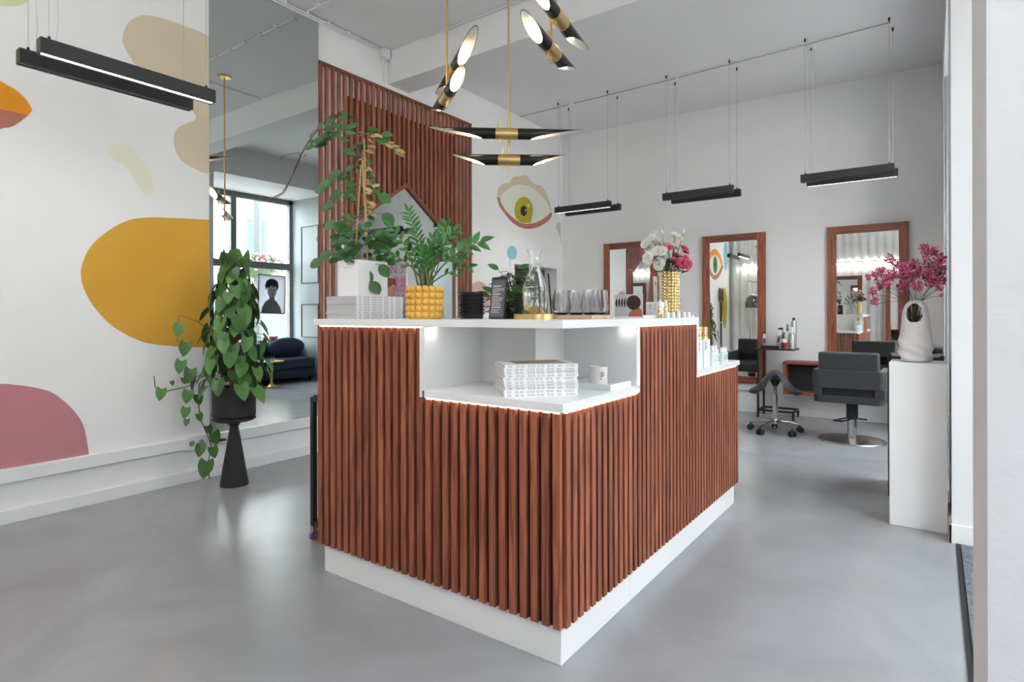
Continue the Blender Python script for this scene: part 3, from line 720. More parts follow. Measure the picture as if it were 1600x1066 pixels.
cb = MB(); cb.tube([(lwx(6.1) + .01, 6.10, 3.66), (-3.6, 6.08, 3.655), (-2.3, 6.06, 3.65), (-.95, 6.02, 3.655), (-.3, 6.0, 3.66)], .0045, 6)
cbt = thing('ceiling_cable', 'thin grey cable run along the ceiling between the pendant lamps', 'cable', (-2.2, 6.08, 3.66))
cb.build('cable', WIRE, cbt, True, world=True)
for x in (-3.5, -2.2, -1.6, -.95): MB().lathe([(.03, 0), (.03, -.025), (.0, -.03)], (x, 6.08, CZ), 12).build('connector', TRIMW, cbt, True, world=True)

# ------------------------------------------------------------------ three brass rod pendants with cut tube lamps
TUBE = mat('black_lacquer', S(30, 29, 30), .22, var=.03)
TUBEIN = mat('white_enamel_inside', S(245, 240, 232), .35)
BULB = mat('warm_bulb', (1.0, .78, .50, 1), .3, var=0, emit=4.0)
FROST = pane_mat('frosted_lamp_glass', (1, .97, .92, 1), .12)
def cut_tube(mb, r, x0, xb, xt, sgn, inner=False, n=28):
    # cylinder along x from x0; end plane runs from xb (underside) to xt (top side)
    r0 = []; r1 = []
    for i in range(n):
        a = 2 * PI * i / n; cy, cz = r * math.cos(a), r * math.sin(a)
        k = (math.sin(a) + 1) / 2; k = k ** 1.15
        r0.append((sgn * x0, cy, cz)); r1.append((sgn * (xb + (xt - xb) * k), cy, cz))
    mid = [tuple(p[j] + (q[j] - p[j]) * .5 for j in range(3)) for p, q in zip(r0, r1)]
    return mb.ring_loft([r0, mid, r1], False, False)
def tube_lamp(parent, c, direction, half, zc, roll=0.0):
    d = Vector((direction[0], direction[1], 0)).normalized()
    base = frame_m((c[0], c[1], zc), Vector((-d.y, d.x, 0)), Vector((0, 0, 1)))   # local x along the tube
    Mx = Matrix.Identity(4)
    y = Vector((-d.y, d.x, 0)); z = Vector((0, 0, 1))
    for i in range(3):
        Mx[i][0] = d[i]; Mx[i][1] = y[i]; Mx[i][2] = z[i]
    Mx[0][3], Mx[1][3], Mx[2][3] = c[0], c[1], zc
    Mx = Mx @ Matrix.Rotation(roll, 4, 'X')
    R = .037
    def P(mb, nm, mt, par, smooth=True):
        mb.v = [tuple(Mx @ Vector(p)) for p in mb.v]
        return mb.build(nm, mt, par, smooth, world=True)
    cyl = MB().cyl((-.075, 0, 0), (.075, 0, 0), R + .002, n=28)
    col = P(cyl, 'brass_collar', BRASS, parent)
    for s in (-1, 1):
        o = P(cut_tube(MB(), R, .074, .165, half, s), 'lamp_shade', TUBE, parent)
        P(cut_tube(MB(), R - .0025, .074, .166, half - .004, s), 'shade_lining', TUBEIN, o)
        P(MB().cyl((s * .12, 0, 0), (s * .125, 0, 0), R - .003, n=24), 'socket_plate', TUBEIN, o)
        b = MB(); b.sphere((0, 0, 0), (.055, .019, .019), 14, 10)
        b.v = [(p[0] + s * .20, p[1], p[2] - .004) for p in b.v]
        P(b, 'bulb', BULB, o)
    return col
def rod_pendant(label, x, y, ups):
    t = thing('rod_pendant', label, 'chandelier', (x, y, ups[-1][0] - .08), group='brass rod pendants over the counter')
    zl = ups[-1][0] - .075
    MB().cyl((x, y, zl), (x, y, CZ - .02), .0075, n=12).build('brass_rod', BRASS, t, True, world=True)
    MB().lathe([(.0, 0), (.065, 0), (.065, -.018), (.02, -.024), (0, -.024)], (x, y, CZ), 28).build('ceiling_rose', BRASS, t, True, world=True)
    for zc, half, d, off, roll in ups:
        dv = Vector((d[0], d[1], 0)).normalized()
        cx, cy = x + dv.y * off[1] + dv.x * off[0], y - dv.x * off[1] + dv.y * off[0]
        tube_lamp(t, (cx, cy), d, half, zc, roll)
        q = .04
        MB().cyl((cx - dv.x * q, cy - dv.y * q, zc - .07), (cx - dv.x * q, cy - dv.y * q, zc + .075), .006, n=10).build('pin', BRASS, t, True, world=True)
    return t
rod_pendant('brass rod pendant with two black tube lamps hanging lowest before screen', -2.36, 3.25, [(2.38, .525, (.81, .68), (-.02, .045), 0), (2.215, .392, (.62, .48), (0, .0), 0)])
rod_pendant('brass rod pendant with two tube lamps left above the counter, nearer wall', -2.44, 2.71, [(2.67, .525, (-.85, .61), (.0, .045), 0), (2.51, .392, (-.63, .44), (0, .0), 0)])
rod_pendant('brass rod pendant with two tube lamps cut by the upper picture edge', -1.71, 2.75, [(2.78, .525, (-.2, 1), (0, .045), 0), (2.615, .392, (-.15, .76), (0, 0), 0)])

# ------------------------------------------------------------------ reception counter
XS, YS = -0.98, 1.643           # slat faces (street side, camera side)
XC, YC = -1.0, 1.663            # carcass faces
ct = thing('reception_counter', 'white reception counter clad in vertical red wood slats', 'counter', (-1.62, 2.69, 0))
def cbox(name, mt, *boxes, bev=.0015, par=ct):
    b = MB()
    for q in boxes: b.box(*q)
    return b.build(name, mt, par, world=True, bev=bev)
cbox('plinth', LAM, (-2.244, XC, YC, 2.2, 0, .16), (-1.58, XC, 2.2, 3.716, 0, .16))
cbox('carcass', LAM, (-2.262, -1.6, YC, 2.25, .16, 1.111), (-1.6, XC, YC, 2.25, .16, .837), (-1.6, XC, 2.25, 2.96, .16, 1.111), (-1.6, XC, 2.96, 3.716, .16, .842), bev=0)
cbox('niche_back', LAM, (-1.61, -1.32, 2.0, 2.24, .86, 1.1108), bev=.001)
cbox('niche_shelf', LAM, (-1.61, XS + .002, YS - .002, 2.255, .838, .867))
cbox('niche_side', LAM, (-1.624, -1.598, YS - .002, 2.24, .838, 1.1105))
cbox('niche_side', LAM, (-1.33, XS + .002, 2.226, 2.257, .86, 1.1105))
cbox('step_side', LAM, (-1.605, XS + .002, 2.969, 3.0, .865, 1.1112))
cbox('low_shelf', LAM, (-1.6, XS + .002, 2.969, 3.772, .843, .871))
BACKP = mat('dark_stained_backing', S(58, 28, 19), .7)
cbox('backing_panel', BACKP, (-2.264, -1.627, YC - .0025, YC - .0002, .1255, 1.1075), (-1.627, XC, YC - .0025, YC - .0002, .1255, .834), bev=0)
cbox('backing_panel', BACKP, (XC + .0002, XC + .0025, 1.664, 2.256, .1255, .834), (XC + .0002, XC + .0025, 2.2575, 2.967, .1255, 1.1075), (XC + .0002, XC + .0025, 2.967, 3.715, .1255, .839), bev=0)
PITX, WS = .0445, .028
def slat_boxes(a, b, z0, segs):
    """segs: (from, to, top) height limits along the face"""
    out = []
    for s0, s1, top in segs:
        lo, hi = max(a, s0), min(b, s1)
        if hi - lo > .004: out.append((lo, hi, z0, top))
    return out
GAP = .006
segx = [(-3, -1.625, 1.112 - GAP), (-1.625, 0, .838 - GAP)]
for i in range(29):
    a = -2.266 + PITX * i; b = MB()
    for lo, hi, z0, z1 in slat_boxes(a, a + WS, .125, segx): b.box(lo, hi, YS, YC - .0026, z0, z1)
    b.build('slat', WOOD, ct, world=True, bev=.0012, seg=1)
PITY = (3.74 - WS - 1.667) / 46
segy = [(0, 2.2555, .838 - GAP), (2.2555, 2.968, 1.112 - GAP), (2.968, 5, .843 - GAP)]
for i in range(47):
    a = 1.667 + PITY * i; b = MB()
    for lo, hi, z0, z1 in slat_boxes(a, a + WS, .125, segy): b.box(XC + .0026, XS, lo, hi, z0, z1)
    b.build('slat', WOOD, ct, world=True, bev=.0012, seg=1)
for i in range(14):
    a = -1.6 + .0445 * i
    MB().box(a, a + WS, 3.716, 3.736, .125, .837).build('slat', WOOD, ct, world=True, bev=.0012, seg=1)
LEDS = mat('warm_led_strip', (1, .80, .60, 1), .4, var=0, emit=2.6)
for q in ((-2.262, -1.626, YC - .012, YC - .0027, 1.1075, 1.111), (-1.6, -1.0, YC - .012, YC - .0027, .8345, .8378), (XC + .0027, XC + .012, 1.67, 2.25, .8345, .8378), (XC + .0027, XC + .012, 2.26, 2.966, 1.1075, 1.111), (XC + .0027, XC + .012, 2.972, 3.735, .8395, .8428)):
    cbox('led_strip', LEDS, q, bev=0)
SPOT = mat('white_led_spot', (1, .97, .92, 1), .3, var=0, emit=22.0)
for x, y in ((-1.575, 1.68), (-1.02, 2.205)):
    MB().cyl((x, y, 1.1085), (x, y, 1.1105), .006, n=14).build('led_spot', SPOT, ct, world=True)
wt = thing('counter_worktop', 'thin white worktop on the reception counter', 'worktop', (-1.6, 2.0, 1.112))
poly = [(-2.293, YS - .002), (XS + .002, YS - .002), (XS + .002, 3.0), (-1.62, 3.0), (-1.62, 2.27), (-2.293, 2.27)]
MB().prism(poly, lambda a, c: (a, c, 1.112), lambda a, c: (a, c, 1.140)).build('top_board', LAM, wt, world=True, bev=.0015)
MB().cyl((-.9785, 2.75, 1.1255), (-.9772, 2.75, 1.1255), .003, n=10).build('screw_hole', BLACK, wt, world=True)

# black frame trolley standing behind the left end
tr = thing('frame_trolley', 'black metal frame trolley behind the left end of the counter', 'trolley', (-2.46, 2.08, 0))
b = MB(); T = .012
x0, x1, y0, y1 = -2.60, -2.32, 1.86, 2.30
for x in (x0, x1):
    for y in (y0, y1): MB().box(x - T, x + T, y - T, y + T, .075, .735).build('post', BLACK, tr, world=True)
for z in (.085, .725):
    b = MB()
    for y in (y0, y1): b.box(x0, x1, y - T, y + T, z - T, z + T)
    for x in (x0, x1): b.box(x - T, x + T, y0, y1, z - T, z + T)
    b.build('rail_frame', BLACK, tr, world=True)
MB().box(x0, x1, y0, y1, .735, .745).build('tray_top', BLACK, tr, world=True)
MB().box(x0, x1, y0, y1, .09, .10).build('tray_bottom', BLACK, tr, world=True)
PURP = mat('violet_caster_plastic', S(150, 110, 160), .25)
for x in (x0, x1):
    for y in (y0, y1):
        o = MB().box(x - .012, x + .012, y - .012, y + .012, .045, .075).build('caster_fork', STEEL, tr, world=True)
        b = MB(); b.cyl((x - .009, y, .024), (x + .009, y, .024), .024, n=20); b.build('wheel', PURP, o, True, world=True)
# ------------------------------------------------------------------ magazines
COVER = mat('white_magazine_cover', S(240, 240, 240), .45, var=.01)
PAGES = mat('paper_page_edges', S(196, 196, 198), .85, var=.12, vscale=3, stretch=(1, 1, 260))
INK = mat('grey_spine_print', S(168, 170, 174), .6)
TW, TH, TT = .271, .211, .0112        # spine length, depth, thickness
def mag_meshes():
    b = MB(); b.box(0, TH, 0, TW, 0, .0006); b.box(0, TH, 0, TW, TT - .0006, TT); b.box(TH - .0006, TH, 0, TW, .0006, TT - .0006)
    cover = b.mesh('cover', COVER)
    pages = MB().box(.002, TH - .0008, .002, TW - .002, .0007, TT - .0007).mesh('pages', PAGES)
    b = MB(); rg = random.Random(3)
    words = ((.012, .02, 1), (.040, .035, 2), (.084, .03, 3), (.118, .03, 2), (.156, .028, 2), (.194, .02, 1), (.226, .034, 4))
    for w0, wl, k in words:
        for j in range(k):
            l = wl / k * .8; y = w0 + wl / k * j
            for r in range(2):
                z = .0022 + r * .0040
                for q in range(3):
                    b.box(TH, TH + .0003, y + q * l / 3, y + q * l / 3 + l / 3 * rg.uniform(.5, .85), z, z + .0027)
    return cover, pages, b.mesh('spine_print', INK)
MC, MP, MS = mag_meshes()
def magazine(label, loc, rz, group):
    t = thing('magazine', label, 'magazine', loc, rz, group)
    inst(MC, 'cover', t); inst(MP, 'pages', t); inst(MS, 'spine_print', t)
    return t
rg = random.Random(8)
# spine runs along local +y at x = TH; stack in the niche turned so that the spine looks at the street side
ang = math.atan2(.199, .185) - PI / 2
for k in range(10):
    j = rg.uniform(-.004, .004); c, s_ = math.cos(ang), math.sin(ang)
    near = Vector((-1.229 + rg.uniform(-.003, .003), 1.662 + j, .867 + TT * k + .0001 * k))
    loc = near - Vector((c * TH, s_ * TH, 0))
    magazine('white spined magazine in the counter niche pile, ' + ('topmost with printed cover' if k == 9 else ORD[k]), loc, ang + rg.uniform(-.012, .012), 'magazines piled in the counter niche')
# picture on the top cover of the niche pile
near = Vector((-1.229, 1.662, .867 + TT * 10 + .0012)); tp = near - Vector((math.cos(ang) * TH, math.sin(ang) * TH, 0))
top = [o for o in bpy.data.objects if o.get('label', '').endswith('topmost with printed cover')][0]
MB().box(.03, .17, .05, .24, TT, TT + .0003).build('cover_photo', mat('cover_photo_brown', S(172, 140, 112), .5, var=.5, vscale=14), top)
for k in range(9):
    magazine('white spined magazine in the pile under the white planter, ' + ('topmost' if k == 8 else ORD[k]), (-2.231 + rg.uniform(-.002, .002), 1.662 + rg.uniform(-.002, .003), 1.140 + TT * k + .0001 * k), 0.0, 'magazines piled on the worktop')
# standing magazine with a pink printed cover
sm = thing('magazine', 'upright magazine with large pink letters and face on cover', 'magazine', (-2.13, 1.965, 1.140))
MB().box(-.105, .105, -.004, .004, 0, .272).build('cover', mat('pale_lilac_cover', S(226, 222, 228), .4), sm)
LP = mat('pink_cover_print', S(214, 130, 176), .4); PRP = mat('pink_cover_band', S(222, 160, 192), .4)
for tx, x, z, s in (('N 5!', .052, .235, .062), ('E', .066, .165, .082), ('Y', .066, .085, .082)):
    inst(text_mesh(tx, s, LP if tx != 'E' else mat('lilac_letters', S(234, 214, 226), .4), .0003), 'cover_lettering', sm, mtx=frame_m((x, -.0048, z), (0, 0, 1), (0, -1, 0)))
MB().box(.02, .10, -.0043, -.004, .125, .20).build('cover_band', PRP, sm)
b = MB().prism(ell(-.01, .09, .045, .075), lambda a, c: (a, -.004, c), lambda a, c: (a, -.0046, c)); b.build('cover_face', mat('cover_skin', S(222, 176, 156), .5), sm)
b = MB().prism([(-.09, 0.002), (-.03, .002), (-.05, .09), (-.02, .15), (.02, .165), (.04, .15), (.03, .19), (-.03, .2), (-.08, .15)], lambda a, c: (a, -.0046, c), lambda a, c: (a, -.005, c)); b.build('cover_hair', mat('cover_red_hair', S(176, 92, 70), .6), sm)
b = MB().prism(ell(.01, .10, .014, .006, 12), lambda a, c: (a, -.0046, c), lambda a, c: (a, -.0052, c)); b.build('cover_eye', BLACK, sm)

# ------------------------------------------------------------------ hoya in the white planter
Z2 = 1.140 + TT * 9 + .0012
pl = thing('potted_hoya', 'tall waxy leaved vine on bamboo stakes in a white square planter', 'potted plant', (-2.11, 1.772, Z2))
WCER = mat('white_glazed_planter', S(240, 240, 240), .3, var=.01)
b = MB(); PX, PY, PH = .07, .085, .158
b.box(-PX, PX, -PY, PY, 0, .01)
for a in ((-PX, -PX + .008, -PY, PY), (PX - .008, PX, -PY, PY), (-PX + .008, PX - .008, -PY, -PY + .008), (-PX + .008, PX - .008, PY - .008, PY)): b.box(a[0], a[1], a[2], a[3], .01, PH)
b.build('planter', WCER, pl); MB().box(-PX + .008, PX - .008, -PY + .008, PY - .008, .12, .14).build('soil', SOIL, pl)
for p0, p1 in (((-.02, -.03, .13), (-.01, .0, .60)), ((.01, .02, .13), (.0, .01, .72)), ((.035, .0, .13), (.0, .0, .62))):
    MB().cyl(p0, p1, .0038, n=7).build('bamboo_stake', BAMBOO, pl, True)
hoya = leaf_mesh('hoya_leaf', GREENH, .060, .045, 'oval', .10, .10)
hoyat = leaf_mesh('hoya_leaf_tan', TAN, .058, .026, 'oval', .12, .1)
rg = random.Random(21); st_ = MB()
side = Vector((.8118, .5839, 0)); toc = Vector((.584, -.812, 0))       # across and towards the room side
def hleaf(p, d, nrm, s, me=hoya): inst(me, 'leaf', pl, mtx=frame_m(p, d, nrm, s))
# bushy foot
for i in range(84):
    a = rg.uniform(0, 2 * PI); r = rg.uniform(.02, .115); z = rg.uniform(.15, .31)
    p = Vector((r * math.cos(a), r * math.sin(a), z)); o = Vector((math.cos(a), math.sin(a), 0))
    hleaf(p, o + Vector((rg.uniform(-.5, .5), rg.uniform(-.5, .5), rg.uniform(-.5, .4))), o * .6 + Vector((0, 0, .4)) + toc * .7, rg.uniform(.75, 1.05))
# up the stakes
for i in range(74):
    z = .28 + .48 * (i + .5) / 74; a = rg.uniform(0, 2 * PI); r = rg.uniform(.015, .06)
    p = Vector((r * math.cos(a), r * math.sin(a), z)) - side * (.012); o = Vector((math.cos(a), math.sin(a), 0))
    left = o.dot(side) < .25
    hleaf(p, o + Vector((0, 0, rg.uniform(-.6, .2))), o * .3 + Vector((0, 0, .35)) + toc * .9, rg.uniform(.7, 1.0) * (1 if left else .85), hoya if left or rg.random() < .3 else hoyat)
# crown leaning both ways
for i in range(26):
    k = rg.uniform(-.22, .16); z = .70 + .05 * math.cos(k * 9) + rg.uniform(-.02, .03) - max(0, k) * .35
    hleaf(side * k + Vector((0, 0, z)) + toc * rg.uniform(-.02, .03), side * (1 if k > 0 else -1) + Vector((0, 0, rg.uniform(-.6, .3))), Vector((0, 0, .7)) + toc * 1.0, rg.uniform(.7, 1.0), hoyat if k > .03 and rg.random() < .75 else hoya)
for s, z in ((-.13, .52), (-.15, .50), (-.12, .42), (-.09, .56), (-.11, .335), (-.085, .47), (.09, .37), (.075, .46), (-.16, .16), (-.13, .2), (.015, .115), (.05, .065), (.09, .14), (-.01, .16)):
    hleaf(side * s + toc * (.06 if z < .2 else .02) + Vector((0, 0, z)), side * (-.8 if s < 0 else .6) + Vector((0, 0, -.35 if z > .15 else -.8)), toc + Vector((0, 0, .5)), 1.15)
    st_.tube([(0, 0, z - .02), tuple(side * s * .5 + Vector((0, 0, z + .01))), tuple(side * s + toc * (.06 if z < .2 else .02) + Vector((0, 0, z)))], .0014, 5)
st_.build('petioles', STEM, pl, True)['kind'] = 'stuff'
L0 = Vector((-2.11, 1.772, Z2))
for k, off in enumerate((0, .012)):
    pts = [Vector(p) - L0 for p in ((-2.11, 1.77, 2.03), (-2.24, 1.77, 2.10 + off), (-2.37, 1.78, 2.105), (-2.50, 1.80, 2.06 + off), (-2.60, 1.81, 2.01), (-2.68, 1.82, 1.94 - off), (-2.76, 1.83, 1.86), (-2.84, 1.84 + off, 1.815), (-2.98, 1.86, 1.80 - off), (-3.10, 1.88, 1.83))]
    MB().tube(pts, .0026 - k * .0008, 6).build('tendril', BROWN, pl, True)
b = MB(); b.tube([Vector(p) - L0 for p in ((-2.60, 1.81, 1.99), (-2.70, 1.81, 1.995), (-2.79, 1.815, 2.0), (-2.83, 1.82, 1.985))], .0013, 5); b.build('tendril', BROWN, pl, True)
for x, y, z, s in ((-2.20, 1.76, 2.10, 1), (-2.28, 1.77, 2.09, 1), (-2.33, 1.78, 2.11, 1), (-2.40, 1.78, 2.09, .9), (-2.26, 1.76, 2.04, 1.1), (-2.48, 1.79, 2.06, .8), (-2.50, 1.80, 2.03, .8), (-2.58, 1.81, 1.97, .4), (-2.63, 1.81, 1.99, .4), (-2.70, 1.82, 1.88, .35)):
    hleaf(Vector((x, y, z)) - L0, (-.5, -.2, rg.uniform(-1, .2)), (.4, -.7, .6), s * .95)

# ------------------------------------------------------------------ yellow bubble pot with a zamioculcas
zp = thing('potted_zamioculcas', 'feathery glossy leaved plant in mustard bubble pot', 'potted plant', (-1.748, 1.80, 1.140))
YPOT = mat('mustard_glaze', S(230, 180, 84), .16, var=.04)
b = MB(); b.lathe([(.0, 0), (.066, 0), (.070, .006), (.070, .13), (.064, .13), (.062, .115), (0, .115)], n=36)
for r in range(5):
    for i in range(16):
        a = 2 * PI * i / 16; b.sphere((.067 * math.cos(a), .067 * math.sin(a), .018 + .0268 * r), .0152, 12, 8)
b.build('bubble_pot', YPOT, zp, True); MB().lathe([(0, .113), (.062, .113), (.05, .12), (0, .122)], n=20).build('soil', SOIL, zp)
zl = leaf_mesh('zz_leaflet', GREENZ, .050, .023, 'lance', .16, .12)
zs = leaf_mesh('zz_leaflet_narrow', GREENZ, .050, .013, 'lance', .16, .10)
rg = random.Random(4)
def frond(tip, k, me, s, bend=.0, start=.42):
    p0 = Vector((rg.uniform(-.025, .025), rg.uniform(-.025, .025), .115)); p1 = Vector(tip)
    c = Vector((p0.x + (p1.x - p0.x) * .3, p0.y + (p1.y - p0.y) * .3, p0.z + (p1.z - p0.z) * (.62 + bend)))
    B = lambda t: p0 * (1 - t) ** 2 + c * 2 * t * (1 - t) + p1 * t * t
    MB().tube([B(i / 10) for i in range(11)], [.0052 - .0038 * i / 10 for i in range(11)], 7).build('stem', STEM, zp, True)
    for i in range(k):
        t = start + (1 - start) * (i + .4) / k; p = B(t); d = (B(min(1, t + .02)) - B(t - .02)).normalized()
        sgn = 1 if i % 2 else -1
        lat = d.cross(toc + Vector((rg.uniform(-.3, .3), rg.uniform(-.3, .3), .3))).normalized()
        inst(me, 'leaflet', zp, mtx=frame_m(p, d * .75 + lat * sgn * .8 + Vector((0, 0, -.05)), toc + Vector((0, 0, .6)), s * rg.uniform(.85, 1.1)))
    inst(me, 'leaflet', zp, mtx=frame_m(p1, d, toc + Vector((0, 0, .5)), s))
def T(s, z, f=0.0): q = side * s - toc * f; return (q.x, q.y, z)
frond(T(-.145, .39), 8, zl, .95, .1, .5); frond(T(-.165, .285, .03), 6, zl, .8, .15, .5)
frond(T(-.075, .46, .03), 18, zs, 1.0, .05, .4); frond(T(-.03, .37, -.03), 16, zs, .8, .0, .35)
frond(T(.085, .40, .05), 11, zl, 1.0, .05, .4); frond(T(.04, .34), 9, zl, .95, 0, .4)
frond(T(.12, .37), 10, zl, 1.05, 0, .45); frond(T(.235, .325, -.02), 10, zl, 1.25, .12, .45)
frond(T(.185, .225, .03), 6, zl, .8, .1, .55); frond(T(.0, .28, -.05), 8, zl, 1.0, 0, .4); frond(T(.02, .30, .06), 8, zl, 1.0, 0, .4); frond(T(-.06, .30, .02), 7, zl, .9, 0, .45)
for i in range(10):
    q = rg.uniform(-.06, .06)
    MB().tube([(q * .4, rg.uniform(-.03, .03), .115), (q * .8, rg.uniform(-.03, .03), .19), (q * 1.3, rg.uniform(-.03, .03), .25)], [.004, .003, .002], 6).build('stem', STEM, zp, True)

# ------------------------------------------------------------------ small things on the worktop
kp = thing('ribbed_pot', 'glossy black ribbed pot on the worktop beside mustard pot', 'pot', (-1.658, 2.0, 1.140))
prof = [(0, 0), (.05, 0), (.052, .014)]
for r in range(6):
    for k in range(7): prof.append((.050 + .008 * math.sin(PI * k / 6), .016 + r * .0165 + .0165 * k / 7))
prof += [(.051, .1165), (.047, .1165), (.046, .02), (0, .02)]
MB().lathe(prof, n=40).build('pot', mat('black_gloss_glaze', S(26, 26, 28), .12), kp, True)
def menu(label, loc, rz, w, h, lean, bars):
    t = thing('menu_stand', label, 'menu stand', loc, rz)
    b = MB(); ty = math.tan(lean)
    def slab(x0, x1, z0, z1, y0, y1):
        return [(x0, y0 + z0 * ty, z0), (x1, y0 + z0 * ty, z0), (x1, y1 + z0 * ty, z0), (x0, y1 + z0 * ty, z0), (x0, y0 + z1 * ty, z1), (x1, y0 + z1 * ty, z1), (x1, y1 + z1 * ty, z1), (x0, y1 + z1 * ty, z1)]
    b.hexa(slab(-w, w, 0, h, 0, .006)); b.box(-w, w, 0, .06, 0, .004); b.build('stand', BLACK, t)
    MB().hexa(slab(-w + .006, w - .006, .008, h - .012, -.001, .0)).build('printed_card', mat('dark_grey_card', S(92, 94, 100), .5), t)
    b = MB()
    for z, x0, x1, k in bars: b.hexa(slab(x0, x1, z, z + k, -.0016, -.001))
    b.build('card_print', mat('pale_card_print', S(206, 208, 212), .5), t)
    return t
rg = random.Random(2)
bars = [(.132, -.032, .012, .005), (.100, -.032, .014, .004), (.046, -.032, .02, .004)] + [(.122 - .0062 * i if i < 3 else .092 - .0062 * (i - 3) if i < 10 else .038 - .0062 * (i - 10), -.032, rg.uniform(.0, .034), .0022) for i in range(13)]
menu('black menu stand with printed grey card left of the carafe', (-1.445, 1.90, 1.140), -.12, .044, .172, .12, bars)
menu('dark menu stand seen edge on behind the carafe', (-1.50, 2.42, 1.140), 2.15, .05, .215, .08, bars)
# leafy plant behind the menu
bp = thing('potted_leafy_plant', 'bushy soft leaved plant between menu stand and carafe', 'potted plant', (-1.555, 2.185, 1.140))
MB().lathe([(0, 0), (.045, 0), (.055, .08), (.05, .08), (.045, .06), (0, .06)], n=24).build('pot', BLKC, bp, True)
bl_ = leaf_mesh('soft_leaf', GREENB, .064, .032, 'lance', .14, .22); rg = random.Random(9); s4 = MB()
for i in range(150):
    a = rg.uniform(0, 2 * PI); r = rg.uniform(.01, .105); z = .06 + .15 * (1 - (r / .12) ** 2) * rg.uniform(.35, 1.1)
    if rg.random() < .25: z = rg.uniform(.02, .06)
    p = Vector((r * math.cos(a), r * math.sin(a), max(.012, z))); o = Vector((math.cos(a), math.sin(a), 0))
    inst(bl_, 'leaf', bp, mtx=frame_m(p, o + Vector((rg.uniform(-.4, .4), rg.uniform(-.4, .4), rg.uniform(-.2, .4))), o * .4 + Vector((0, 0, 1)), rg.uniform(.7, 1.1)))
    s4.tube([(0, 0, .06), tuple(p * .6 + Vector((0, 0, .03))), tuple(p)], .0012, 4)
for s, z, f in ((-.075, .225, .02), (.02, .225, .02), (-.10, .12, .0), (-.12, .10, .02), (.06, .215, .03)):
    q = Vector(T(s, z, f)); inst(bl_, 'leaf', bp, mtx=frame_m(q, side * (1 if s > 0 else -1) + Vector((0, 0, .6)), toc + Vector((0, 0, .5)), .9)); s4.tube([(0, 0, .06), tuple(q * .5 + Vector((0, 0, .06))), tuple(q)], .0012, 4)
s4.build('stems', STEM, bp)['kind'] = 'stuff'
# carafe of citrus water on a brass tray
ty = thing('round_tray', 'round brass tray under the carafe', 'tray', (-1.27, 1.92, 1.140))
MB().lathe([(0, 0), (.083, 0), (.083, .020), (.080, .020), (.080, .004), (0, .004)], n=48).build('tray', BRASS, ty, True)
ca = thing('carafe', 'glass carafe of water with citrus slices on brass tray', 'carafe', (-1.27, 1.92, 1.1442))
out = [(0, 0), (.046, 0), (.048, .004), (.048, .112), (.046, .125), (.036, .155), (.0245, .185), (.0225, .20), (.023, .235), (.029, .262), (.030, .268)]
inn = [(.0285, .268), (.0275, .262), (.0215, .235), (.021, .20), (.023, .186), (.0345, .156), (.0445, .125), (.0465, .112), (.0465, .006), (0, .005)]
MB().lathe(out + inn, n=48).build('glass_body', GLASS, ca, True)
MB().lathe([(0, .0055), (.0462, .0062), (.0462, .105), (0, .105)], n=40).build('water', WATER, ca, True)
CIT = mat('orange_slice', S(244, 176, 40), .4, var=.2, vscale=30); LEM = mat('lemon_slice', S(232, 224, 120), .4, var=.12, vscale=30)
for i, (x, y, z, rx, rz, mt) in enumerate(((.012, -.02, .03, 1.3, .2, CIT), (-.02, .0, .035, 1.1, 1.2, LEM), (.02, .012, .024, 1.0, 2.2, LEM), (-.004, .018, .028, 1.2, .9, CIT), (.0, -.008, .014, .3, .4, CIT), (-.024, -.014, .02, .9, 2.9, CIT))):
    o = MB().cyl((0, 0, -.003), (0, 0, .003), .020, n=20).build('citrus_slice', mt, ca, True); o.location = (x, y, z); o.rotation_euler = (rx, 0, rz)
# smoky tumblers on a board
gb = thing('serving_board', 'pale wood serving board under the smoky tumblers', 'tray', (-1.18, 2.12, 1.140), .05)
MB().box(-.10, .10, -.10, .10, 0, .016).build('board', wood('pale_beech', S(190, 156, 134), S(208, 178, 156), S(222, 194, 172), .5, 0, .05), gb, bev=.003)
tum = MB().lathe([(0, 0), (.024, 0), (.034, .008), (.0405, .026), (.041, .038), (.037, .072), (.032, .102), (.0308, .102), (.0357, .072), (.0397, .038), (.0392, .027), (.033, .0098), (.023, .004), (0, .004)], n=40).mesh('glass_body', SMOKE, True)
for i, (x, y, lb) in enumerate(((-.055, -.06, 'smoky stemless tumbler on the board, corner nearest to the carafe'), (.06, -.02, 'smoky stemless tumbler at the front right corner of board'), (-.03, .02, 'smoky stemless tumbler at the rear left corner of board'), (.05, .07, 'smoky stemless tumbler on board, corner nearest to the leaflets'))):
    o = inst(tum, 'tumbler', None, (-1.18 + x, 2.12 + y, 1.1562)); tag(o, lb, 'glass', 'smoky tumblers on the board')
